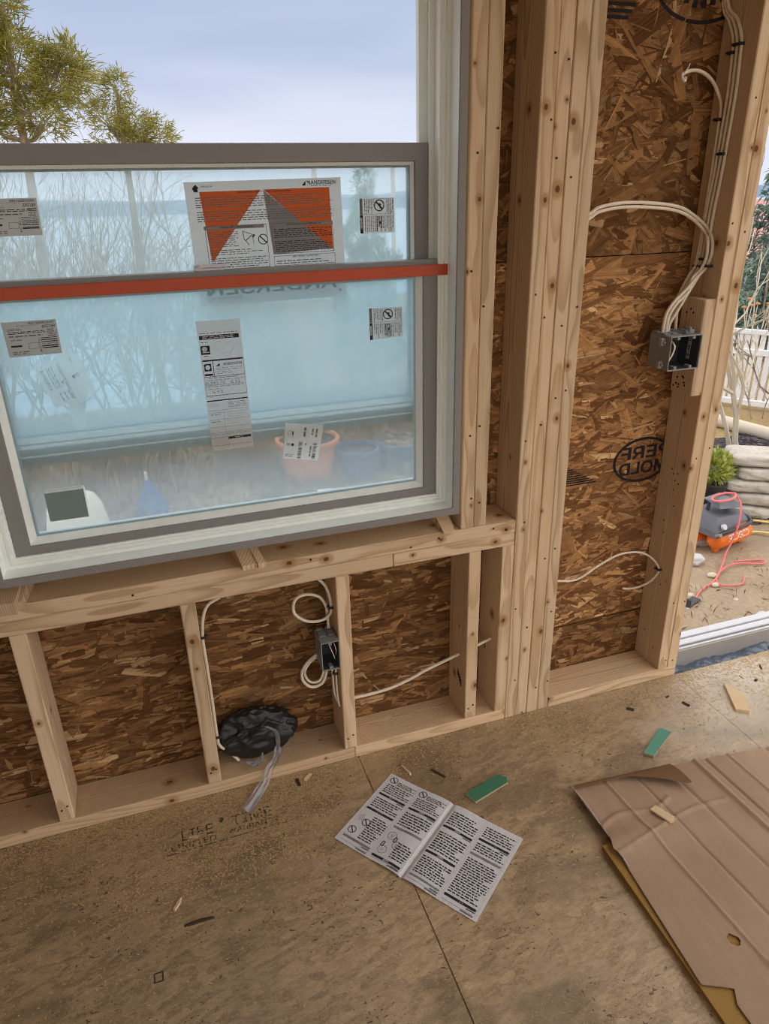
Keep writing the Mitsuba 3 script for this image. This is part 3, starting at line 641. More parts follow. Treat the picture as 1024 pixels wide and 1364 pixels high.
s = Sheet([(0.3084, LY, 1.0108), (0.4028, LY, 0.9954), (0.3822, LY, 0.9050), (0.2950, LY, 0.9222)], OUT)
s.barcode(.40, .50, .50, .99, 'ink', 6, False, 16); s.barcode(.80, .52, .90, .98, 'ink', 7, False, 16); s.rect(.2, .56, .27, .63, 'ink'); s.text('B', .08, .55, .17, .62, 'ink_soft'); s.lines(.48, .1, .58, .35, 1, 'ink_soft', 8, .6, .2, .012, True); s.lines(.68, .12, .9, .35, 2, 'ink_soft', 9, .4, .3, .01, True)
s.lines(.70, .6, .78, .98, 1, 'ink_soft', 10, .5, .2, .01, True); s.ringmark(.13, .25, .005, 'ink_soft', False); s.rect(.20, .22, .235, .33, 'ink'); s.lines(.05, .85, .3, .95, 2, 'ink_soft', 11, .4); s.poly([(.57, .55), (.62, .53), (.60, .61)], 'ink')
s.build('shipping_label', 'white tilted shipping label low on the glass beside the tall rating label', 'label', 'paper_bright', {})

# ------------------------------------------------------------------ shims between window and sill
def wedge(x0, x1, y0, y1, z0, zf, zb, turn=0, mat='lumber_upright'):
    v = np.array([[x0, y0, z0], [x1, y0, z0], [x1, y1, z0], [x0, y1, z0], [x0, y0, z0 + zf], [x1, y0, z0 + zf], [x1, y1, z0 + zb], [x0, y1, z0 + zb]])
    m = trimesh.convex.convex_hull(v); return xf(m, rot([0, 0, 1], turn, ((x0 + x1) / 2, (y0 + y1) / 2, z0)))
SZ = SILL + 2 * t
def shim(parts, label):
    SEED[0] += 1; k = None; ms = cat(parts)
    k = obj('window_shim', ms, 'lumber_upright', uv=np.tile([SEED[0] * .617, 0.0], (len(ms.vertices), 1))); tag(k, label, 'shim')
shim([wedge(0.150, 0.190, -0.018, 0.09, SZ, 0.012, 0.045, 8), wedge(0.186, 0.205, -0.024, 0.09, SZ, 0.014, 0.047, 10)], 'pale wood shim under the middle of the window')
shim([wedge(0.690, 0.722, -0.008, 0.09, SZ, 0.004, 0.046, 0), wedge(0.700, 0.728, 0.01, 0.09, SZ + 0.004, 0.006, 0.04, -3)], 'wood shim under the right corner of the window beside the jack stud')
shim([wedge(-0.372, -0.332, -0.040, 0.09, SZ, 0.030, 0.048, -6), wedge(-0.334, -0.322, -0.02, 0.09, SZ, 0.020, 0.047, -6)], 'wood shim under the left corner of the window')

# ------------------------------------------------------------------ electrical boxes, cables, staples
def elec_box(name, x0, x1, z0, z1, y0, y1, gangs, label):
    k = thing(name, label, 'electrical box'); w = 0.0022
    m = [box(x0, x0 + w, y0, y1, z0, z1, .0005), box(x1 - w, x1, y0, y1, z0, z1, .0005), box(x0, x1, y0, y1, z0, z0 + w, .0005), box(x0, x1, y0, y1, z1 - w, z1, .0005), box(x0, x1, y1 - w, y1, z0, z1, .0005)]
    for g in range(gangs):
        c = x0 + (x1 - x0) * (g + .5) / gangs
        for z, d in ((z0, 1), (z1, -1)):
            m.append(box(c - .005, c + .005, y0, y0 + .02, min(z, z + d * .010), max(z, z + d * .010), .001))
    obj('body', cat(m), 'pvc_grey', k)
    rim = ring(x0 - .0004, x1 + .0004, z0 - .0004, z1 + .0004, [(0, 0, 0, y0 - .0012), (.0018, .0018, .0018, y0 - .0012), (.0018, .0018, .0018, y0 + .001), (0, 0, 0, y0 + .001)]); obj('rim', rim, 'alu_grey', k)
    kn = []
    for g in range(2 * gangs):
        c = x0 + (x1 - x0) * (g + .5) / (2 * gangs)
        kn.append(box(c - .009, c + .009, y0 + .03, y0 + .058, z1, z1 + .0035, .001)); kn.append(box(c - .009, c + .009, y0 + .062, y1, z1, z1 + .0055, .001))
    obj('knockout', cat(kn), 'pvc_grey', k)
    obj('shade_liner', cat([box(x0 + w, x1 - w, y1 - w - .001, y1 - w, z0 + w, z1 - w, .0002)] + [box(a, b, y0 + .004, y1 - w, z0 + w, z1 - w, .0002) for a, b in ((x0 + w, x0 + w + .0008), (x1 - w - .0008, x1 - w))] + [box(x0 + w, x1 - w, y0 + .004, y1 - w, a, b, .0002) for a, b in ((z0 + w, z0 + w + .0008), (z1 - w - .0008, z1 - w))]), 'pvc_shade', k, label='inside of the box with its shade put in as a dark liner')  # dark liner added so the inside of the grey box looks shaded
    return k
eb = elec_box('electrical_box', 0.3385, 0.3890, 0.3345, 0.4235, -0.011, 0.062, 1, 'small grey single electrical box on the low stud under the window')
obj('wire', tube(spline([(0.362, 0.03, 0.42), (0.366, 0.0, 0.40), (0.374, -0.004, 0.372), (0.379, 0.01, 0.352)]), 0.0011, 6), 'wire_white', eb)
obj('wire', tube(spline([(0.368, 0.03, 0.42), (0.380, 0.01, 0.40), (0.381, 0.0, 0.375), (0.372, 0.01, 0.36)]), 0.0010, 6), 'copper', eb)
eb = elec_box('electrical_box', 1.3365, 1.4362, 1.0575, 1.1485, -0.011, 0.074, 2, 'wide grey double electrical box on the block beside the door opening')
for z in (1.132, 1.072): obj('mounting_tab', cat([box(1.3235, 1.3365, 0.010, 0.022, z - .010, z + .010, .001), xf(trimesh.creation.cylinder(.003, .015, sections=12), trans(1.330, .010, z) @ rot([1, 0, 0], 90))]), 'alu_grey', eb)
obj('clamp', cat([box(1.395, 1.425, 0.005, 0.03, 1.1485, 1.160, .002), box(1.402, 1.408, 0.0, 0.02, 1.155, 1.168, .001)]), 'pvc_grey', eb)
obj('wire', tube(spline([(1.350, 0.03, 1.145), (1.356, -0.002, 1.125), (1.352, -0.004, 1.10), (1.343, 0.006, 1.07)]), 0.0022, 6), 'wire_white', eb)
obj('wire', tube(spline([(1.345, 0.03, 1.145), (1.347, 0.002, 1.12), (1.346, 0.0, 1.09), (1.342, 0.01, 1.065)]), 0.0010, 6), 'copper', eb)
ws = Sheet([(1.4325, 0.034, 1.130), (1.4325, 0.021, 1.130), (1.4325, 0.023, 1.076), (1.4325, 0.036, 1.076)], (-1, 0, 0))
ws.barcode(.1, .05, .9, .95, 'ink', 5, False, 14)
wk = obj('rating_strip', ws.paper(), 'paper_cool', eb, label='white strip printed with dark bars inside the box'); obj('print', cat(ws.m['ink']), 'ink', wk)

CR = 0.0043
def cable(pts, label, group=None, r=CR):
    k = obj('cable', tube(spline(pts, 7), r, 8), 'cable_jacket', smooth=50); tag(k, label, 'cable', group); return k
grp = 'cables stapled to the door stud'
xk = XK - 0.0055
c1 = [(1.055, .078, 1.418), (1.085, .077, 1.441), (1.115, .075, 1.458), (1.139, .075, 1.470), (1.204, .075, 1.478), (1.294, .075, 1.475), (1.377, .078, 1.464), (1.432, .082, 1.442), (xk - .004, .066, 1.412), (xk, .044, 1.381), (xk, .040, 1.344), (xk - .004, .050, 1.311), (1.440, .046, 1.290), (1.408, .045, 1.258), (1.375, .045, 1.229), (1.3555, .046, 1.196), (1.3535, .048, 1.150)]
cable(c1, 'beige cable arching from the post to the double box, outer of a pair')
c2 = [(p[0] + (.0 if i < 9 else -.0095 if i < 13 else .0105), p[1] + (.006 if 7 < i < 13 else .0), p[2] - (.0105 if i < 9 else .004)) for i, p in enumerate(c1)]
cable(c2, 'beige cable arching from the post to the double box, inner of a pair')
for j, (dx, dy) in enumerate(((0, 0), (0, .013), (0, .026))):
    p = [(xk - .012, .13 + dy * .2, 1.985), (xk - .003, .105 + dy * .6, 1.905), (xk, .073 + dy, 1.874), (xk, .050 + dy, 1.832), (xk, .045 + dy, 1.794), (xk, .041 + dy, 1.717), (xk, .043 + dy, 1.636), (xk, .047 + dy, 1.538), (xk, .055 + dy, 1.436), (xk, .057 + dy, 1.333),
         (1.452 - .004 * j, .056 + dy, 1.290), (1.425 - .002 * j, .052 + dy, 1.252), (1.398 + .003 * j, .050 + dy, 1.21), (1.377 + .010 * j, .050 + dy, 1.175), (1.373 + .011 * j, .050 + dy, 1.150)]
    cable(p, ('front-most', 'middle', 'rearmost')[j] + ' of three long beige cables running down the door stud into the double box', grp)
cable([(1.342, .090, 1.757), (1.362, .090, 1.767), (1.395, .090, 1.768), (1.434, .092, 1.752), (1.460, .090, 1.722), (xk, .084, 1.690), (xk, .083, 1.63), (xk, .083, 1.55), (xk, .086, 1.44), (xk, .090, 1.335), (1.452, .088, 1.285), (1.42, .08, 1.23), (1.412, .07, 1.180), (1.410, .065, 1.150)], 'beige cable with a bare bright end curling off the upper sheathing')
cu = cat([tube(spline([(1.344, .088, 1.757), (1.338, .080, 1.760), (1.336, .076, 1.750), (1.341, .072, 1.744), (1.345, .076, 1.752)]), .0032, 6), tube(spline([(1.344, .088, 1.757), (1.352, .08, 1.772), (1.36, .085, 1.782)]), .0012, 6)])
obj('stripped_end', cu, glossy((0.9, 0.86, 0.78), 0.2, 0.6, 0.3), [k for k in labels if k.startswith('cable')][-1], label='bright stripped wire end')
cable([(1.055, .085, .416), (1.118, .085, .406), (1.160, .085, .398), (1.198, .085, .402), (1.259, .085, .433), (1.322, .085, .456), (1.372, .087, .457), (1.420, .088, .446), (1.455, .080, .425), (xk, .062, .400), (xk - .002, .058, .378), (1.455, .075, .340), (1.43, .095, .315), (1.405, .105, .309), (1.380, .108, .313)], 'single beige cable looping low in the bay beside the door', r=.0036)
cable([(0.118, .055, .603), (0.099, .05, .585), (0.070, .05, .570), (0.0535, .05, .540), (0.0435, .05, .479), (0.0435, .05, .395), (0.0438, .05, .298), (0.0430, .05, .158), (0.046, .05, .120), (0.068, .05, .092), (0.092, .05, .052)], 'beige cable running down beside the second low stud from the left')
cable([(0.335, .055, .601), (0.354, .045, .590), (0.373, .045, .564), (0.383, .045, .530), (0.3855, .045, .497), (0.381, .043, .477), (0.358, .04, .464), (0.320, .040, .468), (0.289, .042, .492), (0.283, .045, .518), (0.295, .048, .541), (0.325, .05, .545), (0.357, .052, .529), (0.373, .054, .498), (0.376, .054, .463), (0.376, .05, .4285)], 'beige cable making one loop above the small single box')
cable([(0.337, .05, .350), (0.325, .047, .345), (0.309, .045, .334), (0.2925, .045, .308), (0.294, .045, .275), (0.316, .045, .250), (0.345, .045, .254), (0.360, .045, .285), (0.3635, .04, .330)], 'beige cable looping below the small single box, outer ring')
cable([(0.337, .055, .338), (0.318, .052, .328), (0.302, .05, .305), (0.304, .05, .280), (0.318, .05, .262), (0.340, .05, .262), (0.354, .05, .29), (0.3555, .045, .330)], 'beige cable looping below the small single box, inner ring', r=.0036)
cable([(0.376, .030, .331), (0.3745, .028, .300), (0.375, .028, .255), (0.377, .028, .222), (0.3835, .026, .196)], 'short pale wire tail hanging left below the small single box', r=.0028)
cable([(0.381, .024, .331), (0.3830, .022, .305), (0.382, .020, .25), (0.3835, .018, .21), (0.3855, .016, .185)], 'short pale wire tail hanging right below the small single box', r=.0028)
cable([(0.4295, .083, .146), (0.450, .080, .150), (0.500, .075, .154), (0.557, .070, .163), (0.615, .065, .182), (0.673, .060, .208), (0.7695, .047, .2475)], 'grey-white cable slanting up across the bay right of the small box', r=.0050)
cable([(0.809, .042, .262), (0.838, .042, .272), (0.8705, .042, .282)], 'short stub of cable between the two closely set low studs', r=.0046)


def staple(x, y, z, axis, w, label, group=None):
    """A plastic cable staple: a bridge with two nails' legs; axis is the way its bridge runs."""
    b = cat([box(-w / 2, w / 2, -.0035, .0035, .0, .0040, .001), box(-w / 2, -w / 2 + .003, -.0035, .0035, -.010, .001, .0005), box(w / 2 - .003, w / 2, -.0035, .0035, -.010, .001, .0005), xf(trimesh.creation.cylinder(.0022, .004, sections=8), trans(-w / 2 + .002, 0, .005)), xf(trimesh.creation.cylinder(.0022, .004, sections=8), trans(w / 2 - .002, 0, .005))])
    M = np.eye(4); R = {'-x': [[0, 0, -1], [1, 0, 0], [0, -1, 0]], '+x': [[0, 0, 1], [1, 0, 0], [0, 1, 0]]}[axis]
    M[:3, :3] = R; M[:3, 3] = (x, y, z); tag(obj('cable_staple', xf(b, M), 'staple_mat'), label, 'staple', group)
sx = XK - .0102
staple(sx, .055, 1.820, '-x', .026, 'black staple, topmost on the door stud'); staple(sx, .074, 1.805, '-x', .018, 'black staple just left of and below the topmost one')
staple(sx, .086, 1.664, '-x', .016, 'black staple on the cable with the bare bright end'); staple(sx, .054, 1.585, '-x', .024, 'black staple on the door stud below the bare-ended cable')
staple(sx, .048, 1.317, '-x', .030, 'black staple on the cables above the block, right one'); staple(sx, .078, 1.314, '-x', .028, 'black staple on the cables above the block, left one'); staple(sx, .062, 1.333, '-x', .022, 'black staple on the cables above the block, upper one')
staple(xk - .002, .060, .392, '-x', .020, 'black staple on the low looping cable by the door')
staple(.049, .05, .478, '+x', .014, 'black staple on the cable beside the second low stud, upper one'); staple(.049, .05, .152, '+x', .014, 'black staple on the cable beside the second low stud, lower one')
staple(X3 - .0095, .044, .497, '-x', .015, 'black staple on the looped cable above the small box'); staple(X3 - .013, .025, .298, '-x', .022, 'black staple on the wire tails under the small box')

# ------------------------------------------------------------------ black bag with a clear plastic tail
ico = trimesh.creation.icosphere(subdivisions=5); v = np.array(ico.vertices)
n1 = meshkit.fbm(v * 1.5 + 3, 2, 4); n2 = 1 - np.abs(2 * meshkit.fbm(v * 2.1 + 9, 3, 8) - 1)
v = v * (0.55 + 0.80 * n1 + 0.30 * (n2 - 0.6))[:, None]
v = v * np.array([0.098, 0.044, 0.082]) + np.array([0.150, 0.075, 0.112]); v[:, 2] = np.maximum(v[:, 2], 0.0395 + 0.002 * n1); v[:, 0] = np.maximum(v[:, 0], 0.052)
v[:, 1] = np.clip(v[:, 1], 0.012, 0.119)
bag = thing('plastic_bag', 'crumpled black plastic bag on the sole plate in the third bay', 'bag')
obj('crumple', trimesh.Trimesh(v, ico.faces, process=False), 'bag_black', bag, smooth=True)
def ribbon(path, widths, normals, wrinkle=0.004, seed=1, m=7):
    p = spline(path, 10); n = len(p); w = np.interp(np.linspace(0, 1, n), np.linspace(0, 1, len(widths)), widths)
    tt = np.gradient(p, axis=0); tt /= np.linalg.norm(tt, axis=1, keepdims=True); nn = np.array(normals, float); sd = np.cross(tt, nn); sd /= np.linalg.norm(sd, axis=1, keepdims=True)
    q = np.linspace(-.5, .5, m); g = p[:, None] + sd[:, None] * (q[None, :, None] * w[:, None, None])
    g = g + nn * (wrinkle * (meshkit.noise(np.stack([np.linspace(0, 9, n)[:, None] + 0 * q, np.linspace(0, 5, m)[None] + 0 * w[:, None], 0 * g[..., 0] + seed], -1)))[..., None])
    return grid_mesh(g[..., 0], g[..., 1], g[..., 2])
obj('loose_edge', ribbon([(0.175, 0.030, 0.165), (0.200, 0.020, 0.150), (0.204, 0.018, 0.115), (0.199, 0.016, 0.085)], [.004, .010, .014, .006], (-.3, -1, .1), .003, 3), glossy((0.16, 0.16, 0.17), .25, .8), bag, label='lighter folded plastic edge')
obj('loose_edge', ribbon([(0.105, 0.020, 0.068), (0.130, 0.012, 0.058), (0.150, 0.014, 0.068), (0.158, 0.02, 0.085)], [.004, .016, .012, .004], (0, -.8, .6), .004, 5), glossy((0.13, 0.13, 0.14), .25, .8), bag)
tag(obj('plastic_strip', ribbon([(0.203, 0.070, 0.060), (0.204, 0.050, 0.050), (0.190, 0.018, 0.046), (0.168, -0.006, 0.040), (0.148, -0.022, 0.014), (0.120, -0.055, 0.006), (0.085, -0.098, 0.005)], [.010, .022, .018, .022, .026, .028, .036], (.1, -.35, .93), .010, 7, 9), 'film_clear'), 'twisted strip of clear plastic trailing from the black bag onto the floor', 'plastic strip')

# ------------------------------------------------------------------ things on the floor
class Booklet(Sheet):
    def bend(self, s, t_):
        d = np.abs(s - 0.5); h = 0.0045 * np.exp(-((d - 0.09) / 0.10) ** 2) - 0.004 * np.exp(-(d / 0.012) ** 2) + 0.0022
        return np.array([0, 0, 1.0]) * h

    def rect(self, s0, t0, s1, t1, ink):
        e = np.linspace(s0, s1, max(2, int(abs(s1 - s0) * 60) + 1))
        for a, b in zip(e[:-1], e[1:]): self.poly([(a, t0), (b, t0), (b, t1), (a, t1)], ink); self.h -= 2e-7
C0 = [(0.498, -0.099, 0), (0.739, -0.427, 0), (0.527, -0.594, 0), (0.286, -0.259, 0)]   # corners: top, right, bottom, left of the picture
# the sheet reads from the far side: its long side is s
s = Booklet([C0[0], C0[1], C0[2], C0[3]], (0, 0, 1)); s.h = 0.0009
def column(s0, s1, marks, seed):
    for kind, a, b in marks:
        if kind == 'bar':
            s.rect(s0, a, s1, b, 'ink')
            s.text('WARNING', s0 + (s1 - s0) * .40, a + .15 * (b - a), s0 + (s1 - s0) * .60, b - .15 * (b - a), 'paper_cool', True, flip=True)
        elif kind == 'pale':
            s.rect(s0, a, s1, b, 'ink_grey'); s.rect(s0 + (s1 - s0) * .35, a, s0 + (s1 - s0) * .62, b, 'ink_soft')
        elif kind == 'rule': s.rect(s0, a, s1, a + .003, 'ink_soft')
        elif kind == 'head': s.text('Important' if seed % 2 else 'Attention', s1 - (s1 - s0) * .30, a, s1, b, 'ink', True, flip=True)
        else: BLOCKS.append((kind, s0, a, s1, b, seed))
BLOCKS = []
def fine(s0, a, s1, b, n, seed, rag=.25): s.lines(s0, a, s1, b, max(3, int(n * .68)), 'ink', seed, .44, rag, .011)
# four columns across the spread; t runs from the upper-right edge (0) to the lower-left edge (1)
cols = [(.03, .235), (.265, .47), (.53, .735), (.765, .97)]
lay = [[('bar', .28, .305), ('bar', .50, .525), ('pale', .90, .925)], [('bar', .28, .305), ('pale', .55, .575), ('bar', .93, .955)], [('bar', .28, .305), ('bar', .62, .645), ('pale', .915, .935)], [('bar', .22, .245), ('pale', .40, .425), ('bar', .90, .925)]]
txt = [[(.10, .26, 9), (.34, .48, 8), (.57, .88, 17)], [(.10, .26, 9), (.34, .53, 10), (.68, .90, 12)], [(.08, .26, 10), (.36, .60, 13), (.68, .89, 13)], [(.06, .20, 8), (.27, .38, 7), (.46, .88, 24)]]
for c, (s0, s1) in enumerate(cols):
    column(s0, s1, lay[c], c)
    s.rect(s0 - .008, .03, s0 - .0065, .955, 'ink_pale'); s.rect(s1 + .0065, .03, s1 + .008, .955, 'ink_pale')
    for i, (a, b, n) in enumerate(txt[c]):
        lo = s0 + .005
        if c == 0 and i == 2: fine(s0 + .09, a, s1, b, n, 7 + i + 10 * c)
        elif c < 2 and i == 0: fine(s0 + .06, a - .04, s1, a + .02, 3, 7); fine(lo, a + .03, s1, b, 8, 8 + c)
        elif c == 1 and i == 2: fine(s0 + .10, .70, s1, .90, 11, 9)
        else: fine(lo, a, s1, b, n, 7 + i + 10 * c)
    for a, h in zip([m[1] for m in lay[c]], (1, 0, 1)):
        if h: s.rect(s1 - .055, a + .032, s1, a + .044, 'ink_soft')
    s.rect(s0, .965, s1, .968, 'ink_grey'); s.rect(s1 - .08, .972, s1, .984, 'ink_soft')
for a, b in ((.055, .07), (.29, .07), (.10, .68), (.055, .82)): s.ringmark(a, b, .0115, 'ink', True, .16)
for a, b in ((.30, .67), (.365, .75), (.30, .85)): s.ringmark(a, b, .0125, 'ink_soft', False, .10); s.lines(a - .012, b - .02, a + .012, b + .02, 4, 'ink_pale', 3)
for a, b in ((.335, .70), (.28, .79)): s.frame(a - .010, b - .03, a + .010, b + .03, .0022, 'ink')
s.poly([(.03, .63), (.06, .60), (.075, .66), (.045, .70)], 'ink_pale')
s.build('instruction_booklet', 'open white instruction leaflet with four printed columns lying on the subfloor', 'booklet', 'paper_cool', {}, (48, 4))


def floor_bar(name, quad, h, mats, label, category, tilt=0.0):
    q = np.array(quad, float); n = len(q); z0 = 0.0005
    v = np.vstack([np.c_[q, np.full(n, z0)], np.c_[q + 0.0, np.full(n, z0 + h) + tilt * np.linspace(0, 1, n)]]); m = trimesh.convex.convex_hull(v)
    k = thing(name, label, category); obj('core', m, mats[0], k)
    c = q.mean(0); qi = c + (q - c) * 0.985; zt = z0 + h + 0.0004
    top = np.c_[qi, np.full(n, zt) + tilt * np.linspace(0, 1, n)]
    kk = np.arange(1, n - 1); obj('top_face', cat([(top, np.stack([kk * 0, kk, kk + 1], 1)), (top - [0, 0, .0003], np.stack([kk * 0, kk + 1, kk], 1))]), mats[1], k)
    return k
floor_bar('green_shim', [(0.661, -0.243), (0.676, -0.279), (0.790, -0.246), (0.797, -0.228), (0.776, -0.209)], 0.006, ('shim_side', 'shim_green'), 'dark green composite shim beside the leaflet', 'shim')
floor_bar('green_shim', [(1.212, -0.281), (1.231, -0.302), (1.346, -0.237), (1.326, -0.208)], 0.008, ('shim_side', 'shim_green_light'), 'light green composite shim near the cardboard', 'shim')
floor_bar('wood_shim', [(1.661, -0.105), (1.600, -0.222), (1.634, -0.244), (1.683, -0.165)], 0.009, ('chip', 'chip'), 'pale wood shim on the floor by the door', 'shim')
def chip(q, mat, label, h=.004): 
    v = np.array(q, float); m = trimesh.convex.convex_hull(np.vstack([np.c_[v, np.full(len(v), .0004)], np.c_[v.mean(0) + (v - v.mean(0)) * .8, np.full(len(v), h)]])); tag(obj('wood_chip', m, mat), label, 'wood chip')
chip([(-.1205, -.328), (-.116, -.333), (-.103, -.318), (-.097, -.300), (-.104, -.304)], 'chip', 'pale pointed wood chip alone on the dark floor', .006)
chip([(-.099, -.375), (-.097, -.381), (-.032, -.381), (-.029, -.376), (-.06, -.372)], 'chip_dark', 'thin dark sliver on the floor near the pale chip')
chip([(.532, -.078), (.537, -.076), (.551, -.120), (.546, -.124)], 'chip', 'thin wood sliver just above the leaflet', .006)
chip([(.607, -.122), (.612, -.121), (.640, -.163), (.634, -.166)], 'chip_dark', 'dark sliver between the leaflet and the dark green shim')
dbr = [(-.055, -.13), (.02, -.10), (.24, -.04), (.27, -.03), (1.30, -.10), (1.45, -.09), (1.75, -.09), (1.78, -.12), (1.85, -.07), (1.9, -.2), (1.48, -.14), (1.95, -.13), (1.83, -.22)]
for i, (x, y) in enumerate(dbr):
    a = RNG.uniform(0, 6.28); l, w = RNG.uniform(.006, .016), RNG.uniform(.002, .005); d = np.array([math.cos(a), math.sin(a)]); e = np.array([-d[1], d[0]])
    k = obj('splinter', trimesh.convex.convex_hull(np.array([np.r_[np.array([x, y]) + p_ * d * l + q_ * e * w, z_] for p_ in (-1, 1) for q_ in (-1, 1) for z_ in (.0005, .003 + .001 * q_)])), 'chip_dark' if i % 3 else 'chip')
    tag(k, 'tiny splinter lying on the subfloor', 'splinter', 'splinters scattered on the floor')
# printed lettering on the floor
def floor_text(sx_, x0, x1, y0, y1):
    u, v, f = flat_text(sx_, 1, False); u, v = u / u.max(), v / v.max(); return np.stack([x0 + u * (x1 - x0), y0 + v * (y1 - y0), np.full(len(u), .0004)], 1), f
fl = [floor_text('LIFE', -.085, -.005, -.134, -.100), floor_text('TIME', .045, .150, -.128, -.094), floor_text('LIMITED', -.112, .0, -.158, -.142), floor_text('WARRANTY', .03, .165, -.152, -.136),
      (np.array([[-.135, -.167, .0004], [.205, -.161, .0004], [.205, -.1635, .0004], [-.135, -.1695, .0004]]), np.array([[0, 2, 1], [0, 3, 2]]))]
for (x0, x1, y0, y1) in ((-.169, -.166, -.49, -.467), (-.152, -.149, -.49, -.467), (-.169, -.149, -.470, -.467), (-.169, -.149, -.49, -.487)): fl.append((np.array([[x0, y0, .0004], [x1, y0, .0004], [x1, y1, .0004], [x0, y1, .0004]]), np.array([[0, 1, 2], [0, 2, 3]])))
obj('printed_lettering', cat(fl), 'stain_floor', 'floor__subfloor_panel')
# sawdust: countless flecks, thick along the plate
r = np.random.default_rng(3); n = 26000
x = r.uniform(-1.2, 2.0, n); y = -np.abs(r.exponential(0.13, n)); keep = (meshkit.fbm(np.c_[x * 3, y * 4, 0 * x], 3, 5) > r.uniform(.25, .75, n)) & (y > -1.1)
cl = r.normal(size=(3500, 2)) * [.10, .05] + np.array([[.12, -.08], [.30, -.07], [.52, -.02], [-.1, -.22], [.15, -.22]])[r.integers(0, 5, 3500)]
x, y = np.r_[x[keep], cl[:, 0]], np.r_[y[keep], cl[:, 1]]; k = y < -.002; x, y = x[k], y[k]
# and a little on the sole plate
x2, y2 = r.uniform(-.75, .85, 1500), r.uniform(.005, .12, 1500); z = np.r_[np.full(len(x), .0007), np.full(1500, t + .0007)]; x, y = np.r_[x, x2], np.r_[y, y2]; n = len(x)
a = r.uniform(0, 6.28, n); l = r.uniform(.0011, .0034, n) * np.where(r.random(n) < .06, 2.5, 1); w = r.uniform(.0006, .0014, n); h = r.uniform(0, .0012, n)
dx, dy = np.cos(a), np.sin(a)
v = np.stack([np.stack([x + i * l * dx - j * w * dy, y + i * l * dy + j * w * dx, z + .0005 + (h if i > 0 else 0 * h)], 1) for i, j in ((-1, -1), (1, -1), (1, 1), (-1, 1))], 1).reshape(-1, 3)
k4 = np.arange(n)[:, None] * 4
tag(obj('sawdust', (v, np.vstack([k4 + [0, 1, 2], k4 + [0, 2, 3]])), 'sawdust_mat'), 'sawdust scattered on the subfloor and along the sole plate', 'sawdust', kind='stuff')

# cardboard on a strip of plywood
nx_, ny_ = 340, 240
A, B = np.array([0.937, -0.338]), np.array([0.900, -1.12])         # left edge of the cardboard, far to near
u = np.linspace(0, 1, nx_); w = np.linspace(0, 1, ny_)
U, Wv = np.meshgrid(u, w, indexing='ij')
lx = np.interp(w, [0, .22, .27, .30, .70, .735, .77, 1], [.937, .933, .918, .926, .893, .950, .932, .925])[None] + 0 * U
X = lx + U * (1.95 - lx); far = -0.338 - 0.085 * (X - 0.937) * 0.9
Y = far + Wv * (-1.12 - far)
cv = X - 0.13 * (Y + .34)                                          # across the corrugations
hz = 0.0215 + 0.0025 * (meshkit.fbm(np.stack([X * 4, Y * 4, X * 0], -1), 3, 6) - .5)
for c_, d_, wd in ((1.03, .0028, .008), (1.12, -.0026, .006), (1.22, -.0030, .010), (1.31, .0052, .013), (1.345, -.004, .007), (1.42, .003, .008), (1.55, -.0035, .008), (1.68, .004, .010)):
    hz = hz + 1.5 * d_ * np.exp(-((X + .42 * (Y + .40) * (-.15) - c_ - .10 * (-.34 - Y)) / (.55 * wd)) ** 2)
hz = hz + 0.0045 * np.exp(-((Y + 0.475 - .09 * (X - .94) + .012 * np.sin(X * 30)) / .007) ** 2) * (X < 1.16) + .0035 * np.exp(-((Y + .535 + .03 * np.sin(X * 9)) / .006) ** 2) * (X < 1.3)
hz = hz + 0.012 * np.exp(-(U * 6) ** 2) * np.exp(-((Wv - .25) / .05) ** 2)
droop = np.clip((X - 1.30) / .35, 0, 1); hz = hz - 0.016 * droop * droop * (3 - 2 * droop)
hz = np.maximum(hz, 0.003)
m = grid_mesh(X, Y, hz); lo = grid_mesh(X, Y, hz - .0022)
hole = ((m.vertices[:, 0] - 1.025) ** 2 + ((m.vertices[:, 1] + .83) * .9) ** 2 < .011 ** 2) | ((m.vertices[:, 0] < 1.235) & (m.vertices[:, 0] > 1.165) & (m.vertices[:, 1] > -0.338 - .0765 * (m.vertices[:, 0] - .937) - .055 * (m.vertices[:, 0] - 1.165) / .07))
fk = ~hole[m.faces].any(1)
ms = cat([(m.vertices, m.faces[fk]), (lo.vertices, lo.faces[fk])])
card = thing('cardboard_sheet', 'creased brown cardboard sheet lying at the right on a strip of plywood', 'cardboard')
obj('sheet', ms, 'corrugated', card, smooth=True, uv=np.tile(np.stack([cv, Y], -1).reshape(-1, 2), (2, 1)))
fp = np.array([[.937, -.338, .0235], [1.235, -.3605, .040], [1.20, -.425, .026], [1.165, -.398, .0235], [1.05, -.362, .0235], [.940, -.352, .0235]])
gu, gv = np.meshgrid(np.linspace(0, 1, 24), np.linspace(0, 1, 6), indexing='ij')
fx = .938 + gu * .300; fy = -.337 - .0765 * gu * .30 - gv * (.012 + .075 * np.clip((gu - .45) / .5, 0, 1) ** 1.4); fz = .0245 + .020 * np.sin(np.clip(gv, 0, 1) * np.pi * .5) * np.clip((gu - .1) * 1.4, .15, 1) * (1 - .4 * gv)
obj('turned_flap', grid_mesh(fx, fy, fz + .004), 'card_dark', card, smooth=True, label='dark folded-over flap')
obj('torn_rim', tube(spline([(.937, -.338, .0235), (.938, -.40, .0245), (.935, -.47, .0235), (.930, -.53, .029), (.926, -.60, .0235)]), .0016, 5), 'paper', card)
ply_k = thing('plywood_strip', 'yellowish plywood strip showing from under the edge of the cardboard', 'plywood')
